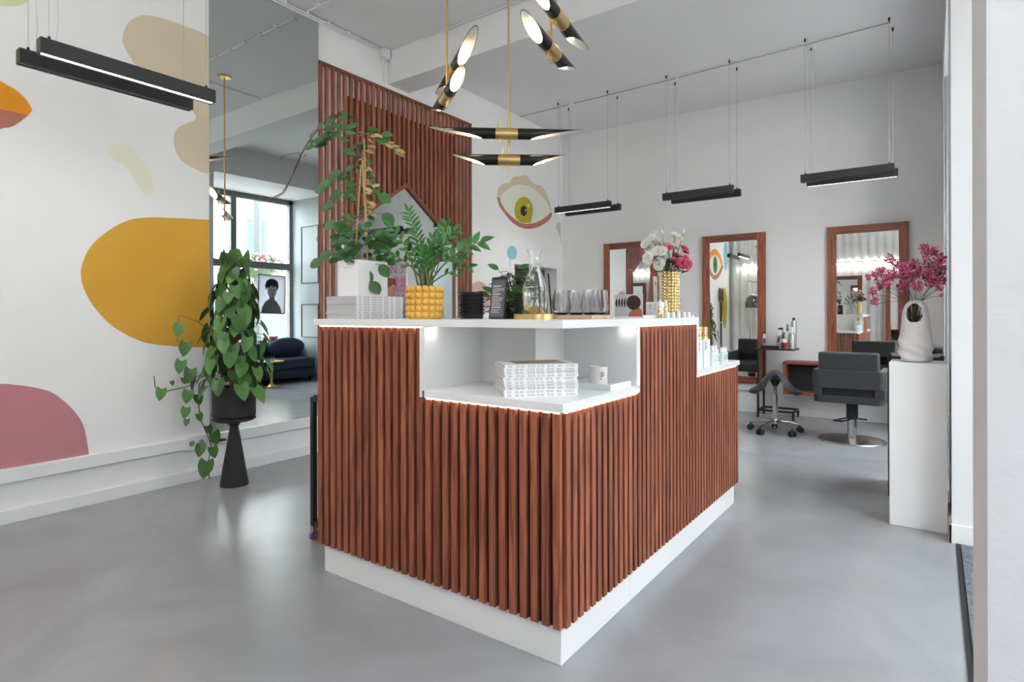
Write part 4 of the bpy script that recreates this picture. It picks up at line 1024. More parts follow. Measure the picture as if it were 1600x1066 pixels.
# leaflets with a portrait
lf = thing('leaflet_holder', 'low white holder lying along the worktop edge', 'holder', (-1.16, 2.63, 1.140), .0)
MB().box(-.05, .09, -.12, .12, 0, .006).box(.086, .09, -.12, .12, .006, .014).build('base', LAM, lf)
LG = mat('leaflet_pale_grey', S(198, 200, 204), .4); LH = mat('leaflet_dark_hair', S(54, 38, 34), .6); LR = mat('leaflet_warm_skin', S(178, 104, 82), .5)
for k in range(5):
    y = 2.56 + .010 * k
    t = thing('leaflet', 'upright leaflet with dark haired portrait, ' + ('frontmost' if k == 0 else ['', 'second', 'third', 'fourth', 'last'][k] + ' in the row') + ' behind the tumblers', 'leaflet', (-1.138 - .019 * k, y, 1.1465), -.10, 'portrait leaflets in a row')
    MB().box(-.045, .045, -.001, .001, 0, .105).build('card', LG, t)
    MB().prism(ell(-.003, .066, .038, .034), lambda a, c: (a, -.001, c), lambda a, c: (a, -.0014, c)).build('printed_hair', LH, t)
    MB().prism([(-.03, .001), (.043, .001), (.04, .03), (.026, .045), (.008, .05), (-.006, .035), (-.025, .02)], lambda a, c: (a, -.001, c), lambda a, c: (a, -.0012, c)).build('printed_shoulder', LR, t)
bx = thing('product_box', 'small white product box with printed label on worktop', 'box', (-1.10, 2.72, 1.1465), .0)
MB().box(-.035, .035, -.03, .03, 0, .07).build('carton', COVER, bx, bev=.001)
PRT = mat('grey_label_print', S(120, 122, 126), .5)
b = MB()
for i in range(6): b.box(-.02, -.02 + .012 + .004 * (i % 3), -.0304, -.03, .058 - .004 * i, .0595 - .004 * i); b.box(.006, .016 + .003 * (i % 2), -.0304, -.03, .058 - .005 * i, .0595 - .005 * i)
for i in range(5): b.box(-.0354, -.035, -.02, -.005, .056 - .011 * i, .062 - .011 * i)
b.build('label_print', PRT, bx)
# gold vase with lisianthus
gv = thing('flower_vase', 'hammered gold vase full of white and pink lisianthus', 'vase of flowers', (-1.052, 2.80, 1.140))
def hob(u, z): return 1 + .085 * (abs(math.sin(u * PI * 14)) ** .7) * (abs(math.sin(PI * z / .0152)) ** .7)
prof = [(.0, 0)] + [(.041, .0 + .0038 * i) for i in range(61)] + [(.037, .228), (.037, .02), (0, .02)]
MB().lathe(prof, n=84, mod=lambda u, z: hob(u, z)).build('vase', GOLD, gv)
fl = thing('glass_vase', 'tall clear glass cylinder just behind the gold vase', 'vase', (-1.135, 2.87, 1.140))
MB().lathe([(0, 0), (.028, 0), (.034, .21), (.0325, .21), (.0265, .006), (0, .006)], n=28).build('glass_body', GLASS, fl, True)
def bloom(name, cols, R, layers):
    vs = []; mb = MB(); rgb = random.Random(len(name))
    for li, (k, tilt, rr) in enumerate(layers):
        for i in range(k):
            a = 2 * PI * (i + .5 * li) / k + rgb.uniform(-.1, .1); d = Vector((math.cos(a), math.sin(a), 0)); l = Vector((-d.y, d.x, 0)); u = Vector((0, 0, 1))
            pts = []
            for t in (0, .35, .7, 1.0):
                w = rr * (.18 + .55 * math.sin(PI * min(.93, t * .8 + .1)))
                e = d * math.sin(tilt * t) * rr * t + u * math.cos(tilt * t) * rr * t + u * (.0)
                ruf = (.10 * rr if t == 1.0 else 0)
                pts.append([e - l * w + u * ruf, e + d * .03 * rr * t - u * ruf * .4, e + l * w + u * ruf])
            k0 = len(mb.v); mb.v += [tuple(q) for r_ in pts for q in r_]
            for r_ in range(3):
                for c_ in range(2): mb.f.append((k0 + r_ * 3 + c_, k0 + r_ * 3 + c_ + 1, k0 + r_ * 3 + c_ + 4, k0 + r_ * 3 + c_ + 3))
    me = bpy.data.meshes.new(name); me.from_pydata(mb.v, [], mb.f); me.materials.append(cols); me.shade_smooth(); me.update(); return me
WPET = sheer('white_petal', S(252, 252, 248), .35); PPET = sheer('pink_petal', S(232, 112, 146), .4)
bw = bloom('white_bloom', WPET, 1, ((3, .35, .026), (5, .75, .030), (6, 1.15, .032)))
bk = bloom('pink_bloom', PPET, 1, ((3, .4, .024), (5, .85, .027), (6, 1.3, .028)))
rg = random.Random(31); stm = MB()
W = [(605, 143), (785, 178), (800, 240), (655, 240), (595, 220), (550, 205), (510, 255), (560, 290), (630, 280), (640, 335), (710, 335), (775, 285), (730, 262), (670, 400), (512, 390), (570, 410), (625, 445), (535, 225), (600, 330), (690, 300)]
K = [(705, 295), (855, 300), (898, 312), (792, 368), (862, 405), (810, 440), (865, 450), (730, 430), (760, 425)]
for lst, me, nm in ((W, bw, 'white_flower'), (K, bk, 'pink_flower')):
    for px, pz in lst:
        s = (px - 740) * .000502; z = 1.636 - .000502 * pz - 1.140; dpt = rg.uniform(-.05, .05)
        p = side * s + toc * dpt + Vector((0, 0, z - .012))
        d = (p - Vector((0, 0, .26))).normalized() + toc * .45
        inst(me, nm, gv, mtx=frame_m(p, d.cross(side), d, rg.uniform(.85, 1.1)))
        stm.tube([(s * .12, 0, .2), tuple(side * s * .35 + Vector((0, 0, .2 + (z - .2) * .5))), tuple(p)], .0016, 5)
for px, pz in ((865, 140), (652, 145), (848, 215)):
    p = side * ((px - 740) * .000502) + Vector((0, 0, 1.636 - .000502 * pz - 1.14)); inst(MB().sphere((0, 0, 0), (.006, .006, .011), 10, 8).mesh('bud', mat('green_white_bud', S(206, 214, 160), .6), True), 'bud', gv, tuple(p)); stm.tube([(p.x * .1, p.y * .1, .2), (p.x * .5, p.y * .5, .2 + (p.z - .2) * .5), tuple(p)], .0013, 5)
stm.build('stems', STEM, gv)['kind'] = 'stuff'
for i in range(34):
    a = rg.uniform(0, 2 * PI); r = rg.uniform(.01, .062); p = Vector((r * math.cos(a), r * math.sin(a), rg.uniform(.215, .30)))
    inst(bl_, 'leaf', gv, mtx=frame_m(p, Vector((math.cos(a), math.sin(a), rg.uniform(-.2, .9))), Vector((0, 0, 1)) + toc * .4, .75))
# little bottles and jars along the worktop edge
def lathe_thing(name, label, cat, loc, parts, group=None):
    t = thing(name, label, cat, loc, 0, group)
    for nm, prof, mt in parts: MB().lathe(prof, n=20).build(nm, mt, t, True)
    return t
WP = mat('white_plastic_bottle', S(238, 238, 238), .35); GLD = GOLD; PALEB = mat('pale_blue_plastic', S(218, 228, 234), .35); PALEP = mat('pale_pink_plastic', S(232, 222, 226), .35)
for i, (x, y) in enumerate(((-1.055, 2.665), (-1.035, 2.69))):
    lathe_thing('serum_bottle', ['slim gold and clear serum bottle, left of two before the gold vase', 'slim gold and clear serum bottle, right of two before the gold vase'][i], 'bottle', (x, y, 1.140), (('bottle', [(0, 0), (.010, 0), (.010, .048), (.005, .054), (0, .054)], GLD), ('cap', [(0, .0545), (.006, .0545), (.006, .084), (0, .084)], WP)), 'serum bottles')
for i, (x, y, r, h, mt, lb) in enumerate(((-1.020, 2.665, .013, .026, PALEB, 'pale blue jar in front of the serum bottles'), (-1.005, 2.70, .013, .026, PALEB, 'pale blue jar right of the serum bottles'), (-1.005, 2.775, .010, .034, WP, 'white cone shaped jar in front of the gold vase'), (-1.003, 2.845, .013, .028, PALEP, 'pale pink jar right of the gold vase'), (-.999, 2.895, .013, .028, PALEP, 'pale pink jar second right of the gold vase'), (-1.0, 2.955, .012, .012, WP, 'flat white jar at the end of the worktop'))):
    lathe_thing('cosmetic_jar', lb, 'jar', (x, y, 1.140), (('jar', [(0, 0), (r, 0), (r, h * .6), (0, h * .6)], mt), ('lid', [(0, h * .61), (r * .85, h * .61), (r * .8, h), (0, h)], WP)), 'cosmetic jars on the worktop')
# niche: tray and candle
tr2 = thing('square_tray', 'white square tray in the counter niche', 'tray', (-1.10, 2.125, .867))
b = MB(); b.box(-.1, .1, -.094, .094, 0, .006)
for a in ((-.1, .1, -.094, -.088), (-.1, .1, .088, .094), (-.1, -.094, -.088, .088), (.094, .1, -.088, .088)): b.box(a[0], a[1], a[2], a[3], .006, .022)
b.build('tray', LAM, tr2)
cn = thing('candle_jar', 'pale ceramic candle jar with dark printed label on tray', 'candle', (-1.11, 2.145, .8732))
MB().lathe([(0, 0), (.034, 0), (.036, .003), (.036, .074), (.033, .074), (.032, .058), (0, .058)], n=36).build('jar', mat('pale_stoneware', S(232, 226, 224), .45), cn, True)
b = MB(); a0 = math.atan2(-2.145, 1.11) + .45
for r in range(5):
    wdt = (.55, .5, .55, .4, .0)[r] if r < 4 else .2
    z = .05 - r * .0055 - (.004 if r == 4 else 0)
    for q in range(6):
        t0, t1 = a0 - .28 + wdt * q / 6, a0 - .28 + wdt * (q + .85) / 6
        b.hexa([(.0361 * math.cos(t0), .0361 * math.sin(t0), z), (.0366 * math.cos(t0), .0366 * math.sin(t0), z), (.0366 * math.cos(t1), .0366 * math.sin(t1), z), (.0361 * math.cos(t1), .0361 * math.sin(t1), z), (.0361 * math.cos(t0), .0361 * math.sin(t0), z + .0035), (.0366 * math.cos(t0), .0366 * math.sin(t0), z + .0035), (.0366 * math.cos(t1), .0366 * math.sin(t1), z + .0035), (.0361 * math.cos(t1), .0361 * math.sin(t1), z + .0035)])
b.build('label_print', PRT, cn)
# low shelf: cartons, gold jars, bottles
def carton(label, loc, w, d, h):
    t = thing('product_carton', label, 'box', loc); MB().box(-w, w, -d, d, 0, h).build('carton', COVER, t, bev=.001)
    b = MB()
    for i in range(7): b.box(w, w + .0004, -d * .7, -d * .7 + d * (.5 + .12 * (i % 3)), h * .93 - i * .0075, h * .93 - i * .0075 + .004)
    b.build('carton_print', PRT, t); return t
carton('tall white carton with vertical print on the low counter shelf', (-1.02, 3.055, .871), .03, .04, .150)
carton('white carton carrying gold jars on the low counter shelf', (-1.035, 3.165, .871), .045, .055, .152)
for i, (x, y) in enumerate(((-1.03, 3.14), (-1.018, 3.193))):
    lathe_thing('gold_jar', ['ribbed gold jar on the white carton, nearer one', 'ribbed gold jar on the white carton, farther one'][i], 'jar', (x, y, 1.0235), (('jar', [(0, 0), (.026, 0), (.026, .012), (.025, .014), (.026, .016), (.026, .05), (.022, .052), (0, .052)], GLD), ('lid', [(0, .0525), (.024, .0525), (.024, .064), (0, .064)], GLD)), 'gold jars on the carton')
MINT = mat('mint_plastic_bottle', S(206, 226, 222), .35)
def bottle(label, loc, mt, r, h, group):
    t = lathe_thing('care_bottle', label, 'bottle', loc, (('bottle', [(0, 0), (r, 0), (r, h * .68), (r * .6, h * .74), (0, h * .74)], mt), ('cap', [(0, h * .745), (r * .72, h * .745), (r * .68, h), (0, h)], WP)), group)
    b = MB()
    for q in range(4):
        for c in range(2):
            a = -.15 + .5 * c - .35; z = h * (.5 - .09 * q)
            b.hexa([(r * k * math.cos(a_), r * k * math.sin(a_), zz_) for zz_ in (z, z + .0045) for k, a_ in ((1.0, a), (1.012, a), (1.012, a + .38), (1.0, a + .38))])
    b.build('label_print', PRT, t); return t
for i, (x, y) in enumerate(((-1.03, 3.255), (-1.005, 3.295), (-1.05, 3.31), (-1.005, 3.345))): bottle('white care bottle on the low shelf, ' + ['nearest of its row', 'second of its row', 'set back behind the row', 'farthest of its row'][i], (x, y, .871), WP, .020, .11, 'white care bottles')
for i, (x, y) in enumerate(((-1.02, 3.42), (-1.005, 3.475), (-1.055, 3.49), (-1.01, 3.53), (-1.02, 3.585))): bottle('mint green care bottle on the low shelf, ' + ['nearest one', 'second one', 'set back one', 'fourth one', 'farthest one'][i], (x, y, .871), MINT, .022, .088, 'mint care bottles')
# ------------------------------------------------------------------ styling mirrors on the back wall
for x0, x1, lb in ((-3.63, -2.88, 'wood framed styling mirror partly hidden by the flower vase'), (-2.312, -1.583, 'wood framed styling mirror between vase and trolley'), (-.955, -.207, 'wood framed styling mirror behind the chair and pink flowers')):
    xm = (x0 + x1) / 2
    t = stand_mirror('framed_mirror', lb, x0, x1, .337, 2.105, bwy(xm) - .0505, -1, 'styling mirrors on the back wall')
# wall box shelf with dark inside
ws = thing('wall_box_shelf', 'red wood wall box with dark inside behind the styling chair', 'shelf', (-.95, bwy(-.95) - .001, .27), math.atan(.034))
D = .27; w = .42; h = .36; th = .028
MB().box(-w, w, -D, -.002, h - th, h).build('top_board', WOODX, ws, bev=.002); MB().box(-w, w, -D, -.002, 0, th).build('bottom_board', WOODX, ws, bev=.002)
for s in (-1, 1): MB().box(min(s * w, s * (w - th)), max(s * w, s * (w - th)), -D, -.002, th, h - th).build('side_board', WOOD, ws, bev=.002)
MB().box(-w + th, w - th, -.05, -.003, th, h - th).build('dark_panel', mat('black_inner_panel', S(40, 40, 42), .6), ws)

# ------------------------------------------------------------------ styling chairs
def U_poly(w, d0, d1, t, r=.05, n=6):
    """U in plan, open towards +y: outer half width w, back at d0, arms end at d1, thickness t"""
    o = []
    for i in range(n + 1):
        a = PI + PI / 2 * i / n; o.append((-w + r + r * math.cos(a), d0 + r + r * math.sin(a)))
    for i in range(n + 1):
        a = 1.5 * PI + PI / 2 * i / n; o.append((w - r + r * math.cos(a), d0 + r + r * math.sin(a)))
    o = [(-w, d1)] + o + [(w, d1), (w - t, d1), (w - t, d0 + t), (-w + t, d0 + t), (-w + t, d1)]
    return o
def chair(label, x, y, rz):
    t = thing('styling_chair', label, 'chair', (x, y, 0), rz, 'styling chairs')
    P = lambda poly, z0, z1: MB().prism(poly, lambda a, c: (a, c, z0), lambda a, c: (a, c, z1))
    P(U_poly(.285, -.26, .27, .065), .495, .655).build('arm_shell', LEATHER, t, bev=.006)
    b = P(U_poly(.275, -.25, .26, .05), .365, .43); b.box(-.275, -.20, -.25, .26, .43, .495); b.box(.20, .275, -.25, .26, .43, .495)
    b.build('lower_shell', LEATHER, t, bev=.004)
    MB().box(-.215, .215, -.19, .28, .40, .525).build('seat', LEATHER, t, bev=.03, seg=3)
    b = MB().box(-.235, .235, -.045, .045, 0, .21); b.v = [(p[0], p[1] - .19 - .10 * p[2], p[2] + .605) for p in b.v]
    b.build('backrest', LEATHER, t, bev=.02, seg=3)
    MB().cyl((0, 0, .20), (0, 0, .37), .047, n=24).build('column_sleeve', BLACK, t, True)
    MB().cyl((0, 0, .018), (0, 0, .21), .04, n=28).build('column', CHROME, t, True)
    MB().lathe([(0, 0), (.27, 0), (.272, .006), (.265, .014), (.05, .022), (0, .022)], n=64).build('base_disc', STEEL, t, True)
    b = MB(); b.tube([(.05, .02, .20), (.10, -.02, .205), (.12, -.03, .21)], .007, 8); b.tube([(-.04, -.03, .205), (-.11, -.10, .195), (-.06, -.17, .195), (.0, -.10, .205)], .007, 8); b.box(-.13, -.05, -.16, -.13, .185, .20)
    b.build('pump_pedal', BLACK, t, True)
    return t
chair('charcoal styling chair seen from behind, beside the white pedestal', -.61, 6.15, -.03)
chair('charcoal styling chair half hidden behind the counter bottles', -1.98, 6.20, .05)
# ------------------------------------------------------------------ saddle stool
ss = thing('saddle_stool', 'black saddle stool on chrome five star base', 'stool', (-1.262, 6.15, 0), .2)
nu, nv = 18, 14; vs_ = []; fs_ = []
for layer in (0, 1):
    for i in range(nu + 1):
        for j in range(nv + 1):
            u = -1 + 2 * i / nu; v = -1 + 2 * j / nv
            ang_ = math.sqrt(max(0, 1 - (abs(v) ** 2.6))); X_ = u * .24 * (.55 + .45 * ang_) ; Y_ = v * .15
            ridge = .585 - .15 * (1 - math.cos(PI * min(1, abs(u) * 1.15) ** 1.25)) / 2 - .015 * abs(u) + .03 * v * v
            edge = max(abs(u), abs(v)) ** 6
            z = ridge - .022 * edge if layer == 0 else ridge - .068 + .032 * edge
            vs_.append((X_, Y_, z))
N_ = (nu + 1) * (nv + 1); I = lambda l, i, j: l * N_ + i * (nv + 1) + j
for i in range(nu):
    for j in range(nv):
        fs_.append((I(0, i, j), I(0, i + 1, j), I(0, i + 1, j + 1), I(0, i, j + 1))); fs_.append((I(1, i, j), I(1, i, j + 1), I(1, i + 1, j + 1), I(1, i + 1, j)))
for i in range(nu):
    fs_.append((I(0, i, 0), I(1, i, 0), I(1, i + 1, 0), I(0, i + 1, 0))); fs_.append((I(0, i, nv), I(0, i + 1, nv), I(1, i + 1, nv), I(1, i, nv)))
for j in range(nv):
    fs_.append((I(0, 0, j), I(0, 0, j + 1), I(1, 0, j + 1), I(1, 0, j))); fs_.append((I(0, nu, j), I(1, nu, j), I(1, nu, j + 1), I(0, nu, j + 1)))
b = MB(); b._a(vs_, fs_); b.build('saddle_seat', LEATHER, ss, True)
MB().lathe([(.045, .535), (.045, .50), (.02, .45), (0, .45)], n=20).build('seat_mount', BLACK, ss, True)
MB().cyl((0, 0, .36), (0, 0, .47), .014, n=16).build('gas_piston', CHROME, ss, True)
MB().cyl((0, 0, .10), (0, 0, .37), .025, n=20).build('gas_column', CHROME, ss, True)
MB().lathe([(.0, .08), (.035, .085), (.038, .12), (.026, .14), (0, .14)], n=20).build('hub', CHROME, ss, True)
for k in range(5):
    a = 2 * PI * k / 5 + .35; d = Vector((math.cos(a), math.sin(a), 0))
    lg = MB().tube([tuple(d * .02 + Vector((0, 0, .115))), tuple(d * .12 + Vector((0, 0, .105))), tuple(d * .235 + Vector((0, 0, .075)))], [.017, .015, .012], 10).build('base_leg', CHROME, ss, True)
    l = Vector((-d.y, d.x, 0)); c = d * .235 + Vector((0, 0, .028))
    b = MB()
    for s in (-1, 1): b.cyl(tuple(c + l * .012 * s), tuple(c + l * .026 * s), .028, n=18)
    b.cyl(tuple(c + Vector((0, 0, .0))), tuple(c + Vector((0, 0, .05))), .008, n=8); b.cyl(tuple(c - l * .02), tuple(c + l * .02), .008, n=8)
    b.build('caster', BLACK, ss, True)
# ------------------------------------------------------------------ working trolley with tools
wt2 = thing('working_trolley', 'narrow black steel trolley with glass like top beside styling mirror', 'trolley', (-1.45, 7.0, 0))
x0, x1, y0, y1 = -1.60, -1.24, 6.93, 7.20; T = .010
MB().box(-1.63, -1.225, 6.90, 7.20, .755, .772).build('top_tray', BLACK, wt2, world=True, bev=.002)
for y in (y0, y1): MB().box(x0 - T, x0 + T, y - T, y + T, .085, .755).build('post', BLACK, wt2, world=True)
b = MB()
for y in (y0, y1): b.box(x0, x1, y - T, y + T, .075, .095)
for x in (x0, x1): b.box(x - T, x + T, y0, y1, .075, .095)
b.build('base_frame', BLACK, wt2, world=True)
for x in (x0, x1):
    for y in (y0, y1):
        b = MB(); b.cyl((x - .008, y, .026), (x + .008, y, .026), .026, n=16); b.box(x - .012, x + .012, y - .01, y + .01, .045, .078); b.build('caster', BLACK, wt2, True, world=True)
ZT2 = .7722
ck = thing('clipper_dock', 'black charging dock on the working trolley', 'charger', (-1.46, 7.02, ZT2)); MB().box(-.12, .09, -.05, .05, 0, .028).build('dock', BLACK, ck, bev=.006)
SLV = mat('silver_plastic', S(186, 186, 190), .3, .6)
for i, (x, hh, lb) in enumerate(((-1.55, .15, 'small silver hair clipper standing in the dock'), (-1.41, .20, 'large silver hair clipper leaning in the dock'))):
    t = thing('hair_clipper', lb, 'hair clipper', (x, 7.02, ZT2 + .0285)); k = .016 + .008 * i
    b = MB().ring_loft([[(-k, -k, 0), (k, -k, 0), (k, k, 0), (-k, k, 0)], [(-k * 1.1, -k * 1.1, hh * .6), (k * 1.1, -k * 1.1, hh * .6), (k * 1.1, k, hh * .6), (-k * 1.1, k, hh * .6)], [(-k * .9, -k * .6, hh * .9), (k * .9, -k * .6, hh * .9), (k * .9, k * .6, hh * .9), (-k * .9, k * .6, hh * .9)]]); b.v = [(p[0] + p[2] * .15 * i, p[1], p[2]) for p in b.v]; b.build('body', SLV, t, bev=.003)
    b = MB().box(-k * .9 + hh * .135 * i, k * .9 + hh * .135 * i, -k * .5, k * .5, hh * .9, hh); b.build('blade', BLACK, t)
    b = MB().box(-k * .4, k * .4, -k * 1.12, -k, hh * .2, hh * .5); b.v = [(p[0] + p[2] * .15 * i, p[1], p[2]) for p in b.v]; b.build('grip', BLACK, t)
TEAL = mat('teal_bottle', S(120, 140, 134), .3); RED = mat('wine_red_jar', S(130, 40, 52), .4); CRM = mat('cream_bottle', S(226, 224, 206), .4)
def tb(name, lb, x, y, r, h, mt, cap, ct_):
    lathe_thing(name, lb, 'bottle' if name != 'wax_jar' else 'jar', (x, y, ZT2), (('bottle', [(0, 0), (r, 0), (r, h * .6), (r * .45, h * .72), (0, h * .72)], mt), ('cap', [(0, h * .722), (r * .42, h * .722), (r * .3, h), (0, h)], ct_)), 'bottles on the working trolley')
tb('spray_bottle', 'teal spray bottle with pale nozzle on the working trolley', -1.375, 7.08, .032, .25, TEAL, .5, WP)
tb('spray_bottle', 'cream spray bottle in the middle of the working trolley', -1.315, 7.03, .034, .27, CRM, .5, TEAL)
tb('spray_bottle', 'pale grey spray bottle at the right end of working trolley', -1.262, 6.99, .030, .24, SLV, .5, WP)
lathe_thing('hairspray_can', 'tall silver hairspray can with dark cap on the working trolley', 'can', (-1.258, 7.07, ZT2), (('can', [(0, 0), (.028, 0), (.028, .29), (.02, .31), (0, .31)], SLV), ('cap', [(0, .311), (.016, .311), (.014, .34), (0, .34)], RED)))
lathe_thing('wax_jar', 'wine red and white jar in front of the cream spray bottle', 'jar', (-1.335, 6.955, ZT2), (('jar', [(0, 0), (.028, 0), (.03, .07), (0, .07)], RED), ('lid', [(0, .071), (.034, .071), (.034, .11), (0, .11)], CRM)))
lathe_thing('wax_jar', 'small grey jar beside the clipper dock', 'jar', (-1.37, 6.985, ZT2), (('jar', [(0, 0), (.026, 0), (.026, .055), (0, .055)], SLV), ('lid', [(0, .056), (.024, .056), (.024, .078), (0, .078)], WP)))

# ------------------------------------------------------------------ pedestal with organic vase and pink dried flowers
pd = thing('pedestal', 'tall plain white pedestal against the street side pier', 'pedestal', (-.0725, 3.97, 0))
MB().box(-.203, .056, 3.833, 4.10, 0, .891).build('column', LAM, pd, world=True, bev=.002)
va = thing('organic_vase', 'white lumpy vase with a hole, full of pink dried flowers', 'vase of flowers', (-.085, 3.955, .8912))
prof = [(.0, .064), (.012, .070), (.04, .078), (.075, .080), (.11, .074), (.15, .069), (.19, .0665), (.225, .066), (.255, .064), (.285, .060), (.31, .052), (.33, .038), (.342, .020)]
def prad(z):
    for (a, ra), (c, rc) in zip(prof, prof[1:]):
        if a <= z <= c: return ra + (rc - ra) * (z - a) / (c - a)
    return prof[-1][1]
nu, nv = 64, 56; vs_ = []; fs_ = []; keep = {}
front = math.atan2(-3.955, .085) - .10
for j in range(nv + 1):
    z = .342 * j / nv
    for i in range(nu):
        a = 2 * PI * i / nu; r = prad(z)
        lump = .007 * math.sin(3 * a + 9 * z * 10) * math.exp(-((z - .06) / .07) ** 2) + .006 * math.sin(2 * a + 1.2) * math.exp(-((z - .13) / .05) ** 2) + .004 * math.sin(5 * a + 30 * z) * math.exp(-(z / .08) ** 2)
        r += lump; vs_.append((r * math.cos(a), r * math.sin(a), z))
def inhole(i, j):
    a = 2 * PI * (i + .5) / nu; z = .342 * (j + .5) / nv
    da = (a - front + PI) % (2 * PI) - PI
    back = (a - front) % (2 * PI) - PI
    return (da / .70) ** 2 + ((z - .272) / .054) ** 2 < 1 or ((back) / .9) ** 2 + ((z - .300) / .04) ** 2 < 1
for j in range(nv):
    for i in range(nu):
        if inhole(i, j): continue
        k = (i + 1) % nu; fs_.append((j * nu + i, j * nu + k, (j + 1) * nu + k, (j + 1) * nu + i))
fs_.append(tuple(range(nv * nu, nv * nu + nu))); fs_.append(tuple(reversed(range(nu))))
b = MB(); b._a(vs_, fs_)
o = b.build('vase', mat('chalk_white_ceramic', S(238, 237, 234), .6, var=.01), va, True)
so = o.modifiers.new('wall', 'SOLIDIFY'); so.thickness = .006; so.offset = -1
sm_ = o.modifiers.new('soft', 'SUBSURF'); sm_.levels = 1; sm_.render_levels = 1
rg = random.Random(77); stm = MB(); fls = [MB(), MB()]
cl = [(200, 165, 40), (130, 280, 50), (180, 350, 45), (60, 430, 35), (70, 510, 38), (310, 270, 55), (250, 220, 35), (400, 220, 45), (500, 130, 50), (470, 100, 30), (520, 230, 60), (600, 270, 60), (650, 250, 45), (560, 330, 55), (530, 370, 45), (640, 340, 40), (670, 110, 28), (420, 400, 45), (330, 330, 50), (20, 315, 25), (430, 300, 50), (600, 190, 45), (90, 300, 35), (300, 400, 40), (480, 290, 60), (220, 300, 45), (120, 380, 40), (590, 400, 35), (660, 390, 14), (610, 475, 10), (285, 600, 8), (350, 250, 40), (560, 130, 35), (390, 340, 45)]
def gp(px, pz, dep):
    x = -.085 + (px - 410) * .000576; y = 3.955 + dep
    x = x * (y / 3.955)
    return Vector((min(x, .055) + .085, dep, 1.59 - .0007 * pz - .8912))
for px, pz, rad in cl:
    dep0 = rg.uniform(-.09, .10)
    hub = gp(px, pz + rad * .9, dep0)
    s0 = Vector((rg.uniform(-.02, .02), rg.uniform(-.02, .02), .16)); s1 = Vector((hub.x * .22, hub.y * .22 + .01, .335))
    stm.tube([s0, s1, s1 + (hub - s1) * .55 + Vector((0, 0, .01)), hub], [.0014, .0013, .001, .0008], 4)
    for q in range(max(3, int(rad * 1.0))):
        a = rg.uniform(0, 2 * PI); r = rad * math.sqrt(rg.random())
        p = gp(px + r * math.cos(a), pz + r * math.sin(a), dep0 + rg.uniform(-.03, .03))
        if p.x > .138: continue
        m1 = hub + (p - hub) * .5 + Vector((0, 0, .006)); stm.tube([hub, m1, p], .0005, 3)
        fb_ = fls[0 if rg.random() < .62 else 1]
        for c in range(2):
            o_ = Vector((rg.uniform(-.006, .006), rg.uniform(-.006, .006), rg.uniform(-.006, .006))); fb_.sphere(p + o_, rg.uniform(.0026, .0048), 6, 4)
stm.build('dry_stems', BROWN, va)['kind'] = 'stuff'
fls[0].build('pink_blossoms', mat('hot_pink_dried_flower', S(240, 130, 164), .8, var=.2, vscale=30), va)['kind'] = 'stuff'
fls[1].build('dark_pink_blossoms', mat('dark_pink_dried_flower', S(200, 66, 112), .8, var=.2, vscale=30), va)['kind'] = 'stuff'
# extra stalks visible through the hole
b = MB()
for i in range(16):
    a = rg.uniform(0, 2 * PI); r = rg.uniform(0, .035); b.cyl((r * math.cos(a), r * math.sin(a), .02), (r * .8 * math.cos(a + .5), r * .8 * math.sin(a + .5), .335), .002, n=5)
b.build('stalk_bundle', BROWN, va)['kind'] = 'stuff'

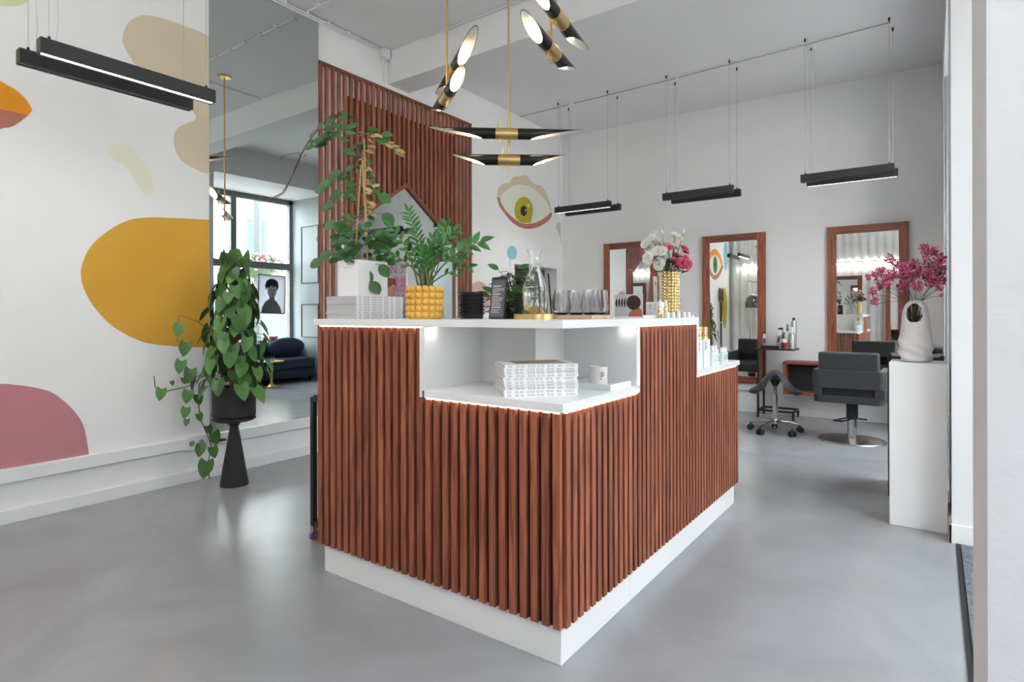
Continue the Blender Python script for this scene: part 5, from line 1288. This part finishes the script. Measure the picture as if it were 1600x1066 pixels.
# black utility trolley tucked behind the pedestal
ut = thing('utility_trolley', 'dark utility trolley tucked behind the white pedestal', 'trolley', (-.10, 4.62, 0))
for z in (.12, .45, .80):
    MB().box(-.14, .15, -.2, .2, z, z + .09).build('drawer', DARK, ut, bev=.006)
for x in (-.13, .14):
    for y in (-.19, .19): MB().cyl((x, y, .05), (x, y, .9), .012, n=10).build('post', BLACK, ut, True); 
for x in (-.13, .14):
    for y in (-.19, .19): MB().cyl((x - .01, y, .026), (x + .01, y, .026), .026, n=14).build('caster', BLACK, ut, True)
hd = thing('hair_dryer', 'black hair dryer lying on the trolley behind the vase', 'hair dryer', (-.06, 4.55, .8905))
MB().lathe([(0, -.06), (.035, -.055), (.04, 0), (.03, .07), (.026, .10), (0, .10)], n=20).build('barrel', BLACK, hd, True).rotation_euler = (0, PI / 2, .3)
hd.children[0].location = (0, 0, .042)
MB().cyl((-.01, 0, .04), (-.03, -.11, .03), .018, .014, 14).build('handle', BLACK, hd, True)

# doormat in the entrance
dm = thing('doormat', 'dark grey doormat with black rubber edge in the entrance', 'doormat', (.55, 2.66, 0))
MB().box(.085, 1.1, 1.72, 3.685, .0, .006).build('rubber_edge', mat('black_rubber', S(36, 37, 40), .7), dm, world=True)
MB().box(.105, 1.08, 1.74, 3.665, .006, .011).build('pile', mat('grey_mat_pile', S(112, 116, 122), .95, var=.35, vscale=60, bump=.6, bscale=200), dm, world=True)

# salon things near the curtain, seen in the styling mirrors
hs = thing('hood_dryer', 'chrome hood dryer on a stand near the pleated curtain', 'hood dryer', (-3.55, -.15, 0))
MB().lathe([(0, 0), (.2, 0), (.2, .02), (.02, .04), (0, .04)], n=28).build('base', CHROME, hs, True)
MB().cyl((0, 0, .03), (0, 0, 1.25), .018, n=14).build('pole', CHROME, hs, True)
MB().lathe([(.20, -.12), (.205, 0), (.16, .13), (.08, .19), (0, .2), (0, .19), (.15, .12), (.19, 0), (.19, -.12)], (.1, 0, 1.42), 28).build('hood', mat('dark_chrome', S(120, 118, 116), .15, 1.0), hs, True)
MB().tube([(0, 0, 1.22), (.02, 0, 1.4), (.06, 0, 1.55)], .015, 8).build('arm', CHROME, hs, True)

sx = thing('giant_scissors', 'oversized decorative scissors leaning on the mural wall', 'wall decoration', (lwx(.15) + .05, .15, 0))
IR = mat('bronze_iron', S(96, 72, 62), .4, .6)
for s, nm in ((1, 'blade_half'), (-1, 'blade_half')):
    b = MB(); b.tube([(0, -.04 * s, .35), (0, 0, .95), (0, .07 * s, 1.45)], [.008, .022, .018], 8)
    pts = [(0, .07 * s + .06 * math.cos(t) * 1.0 + .03 * s, 1.60 + .16 * math.sin(t)) for t in [2 * PI * k / 18 for k in range(19)]]
    b.tube(pts, .016, 8); b.build(nm, IR, sx, True)
MB().cyl((-.02, 0, .95), (.03, 0, .95), .025, n=14).build('pivot', BRASS, sx, True)
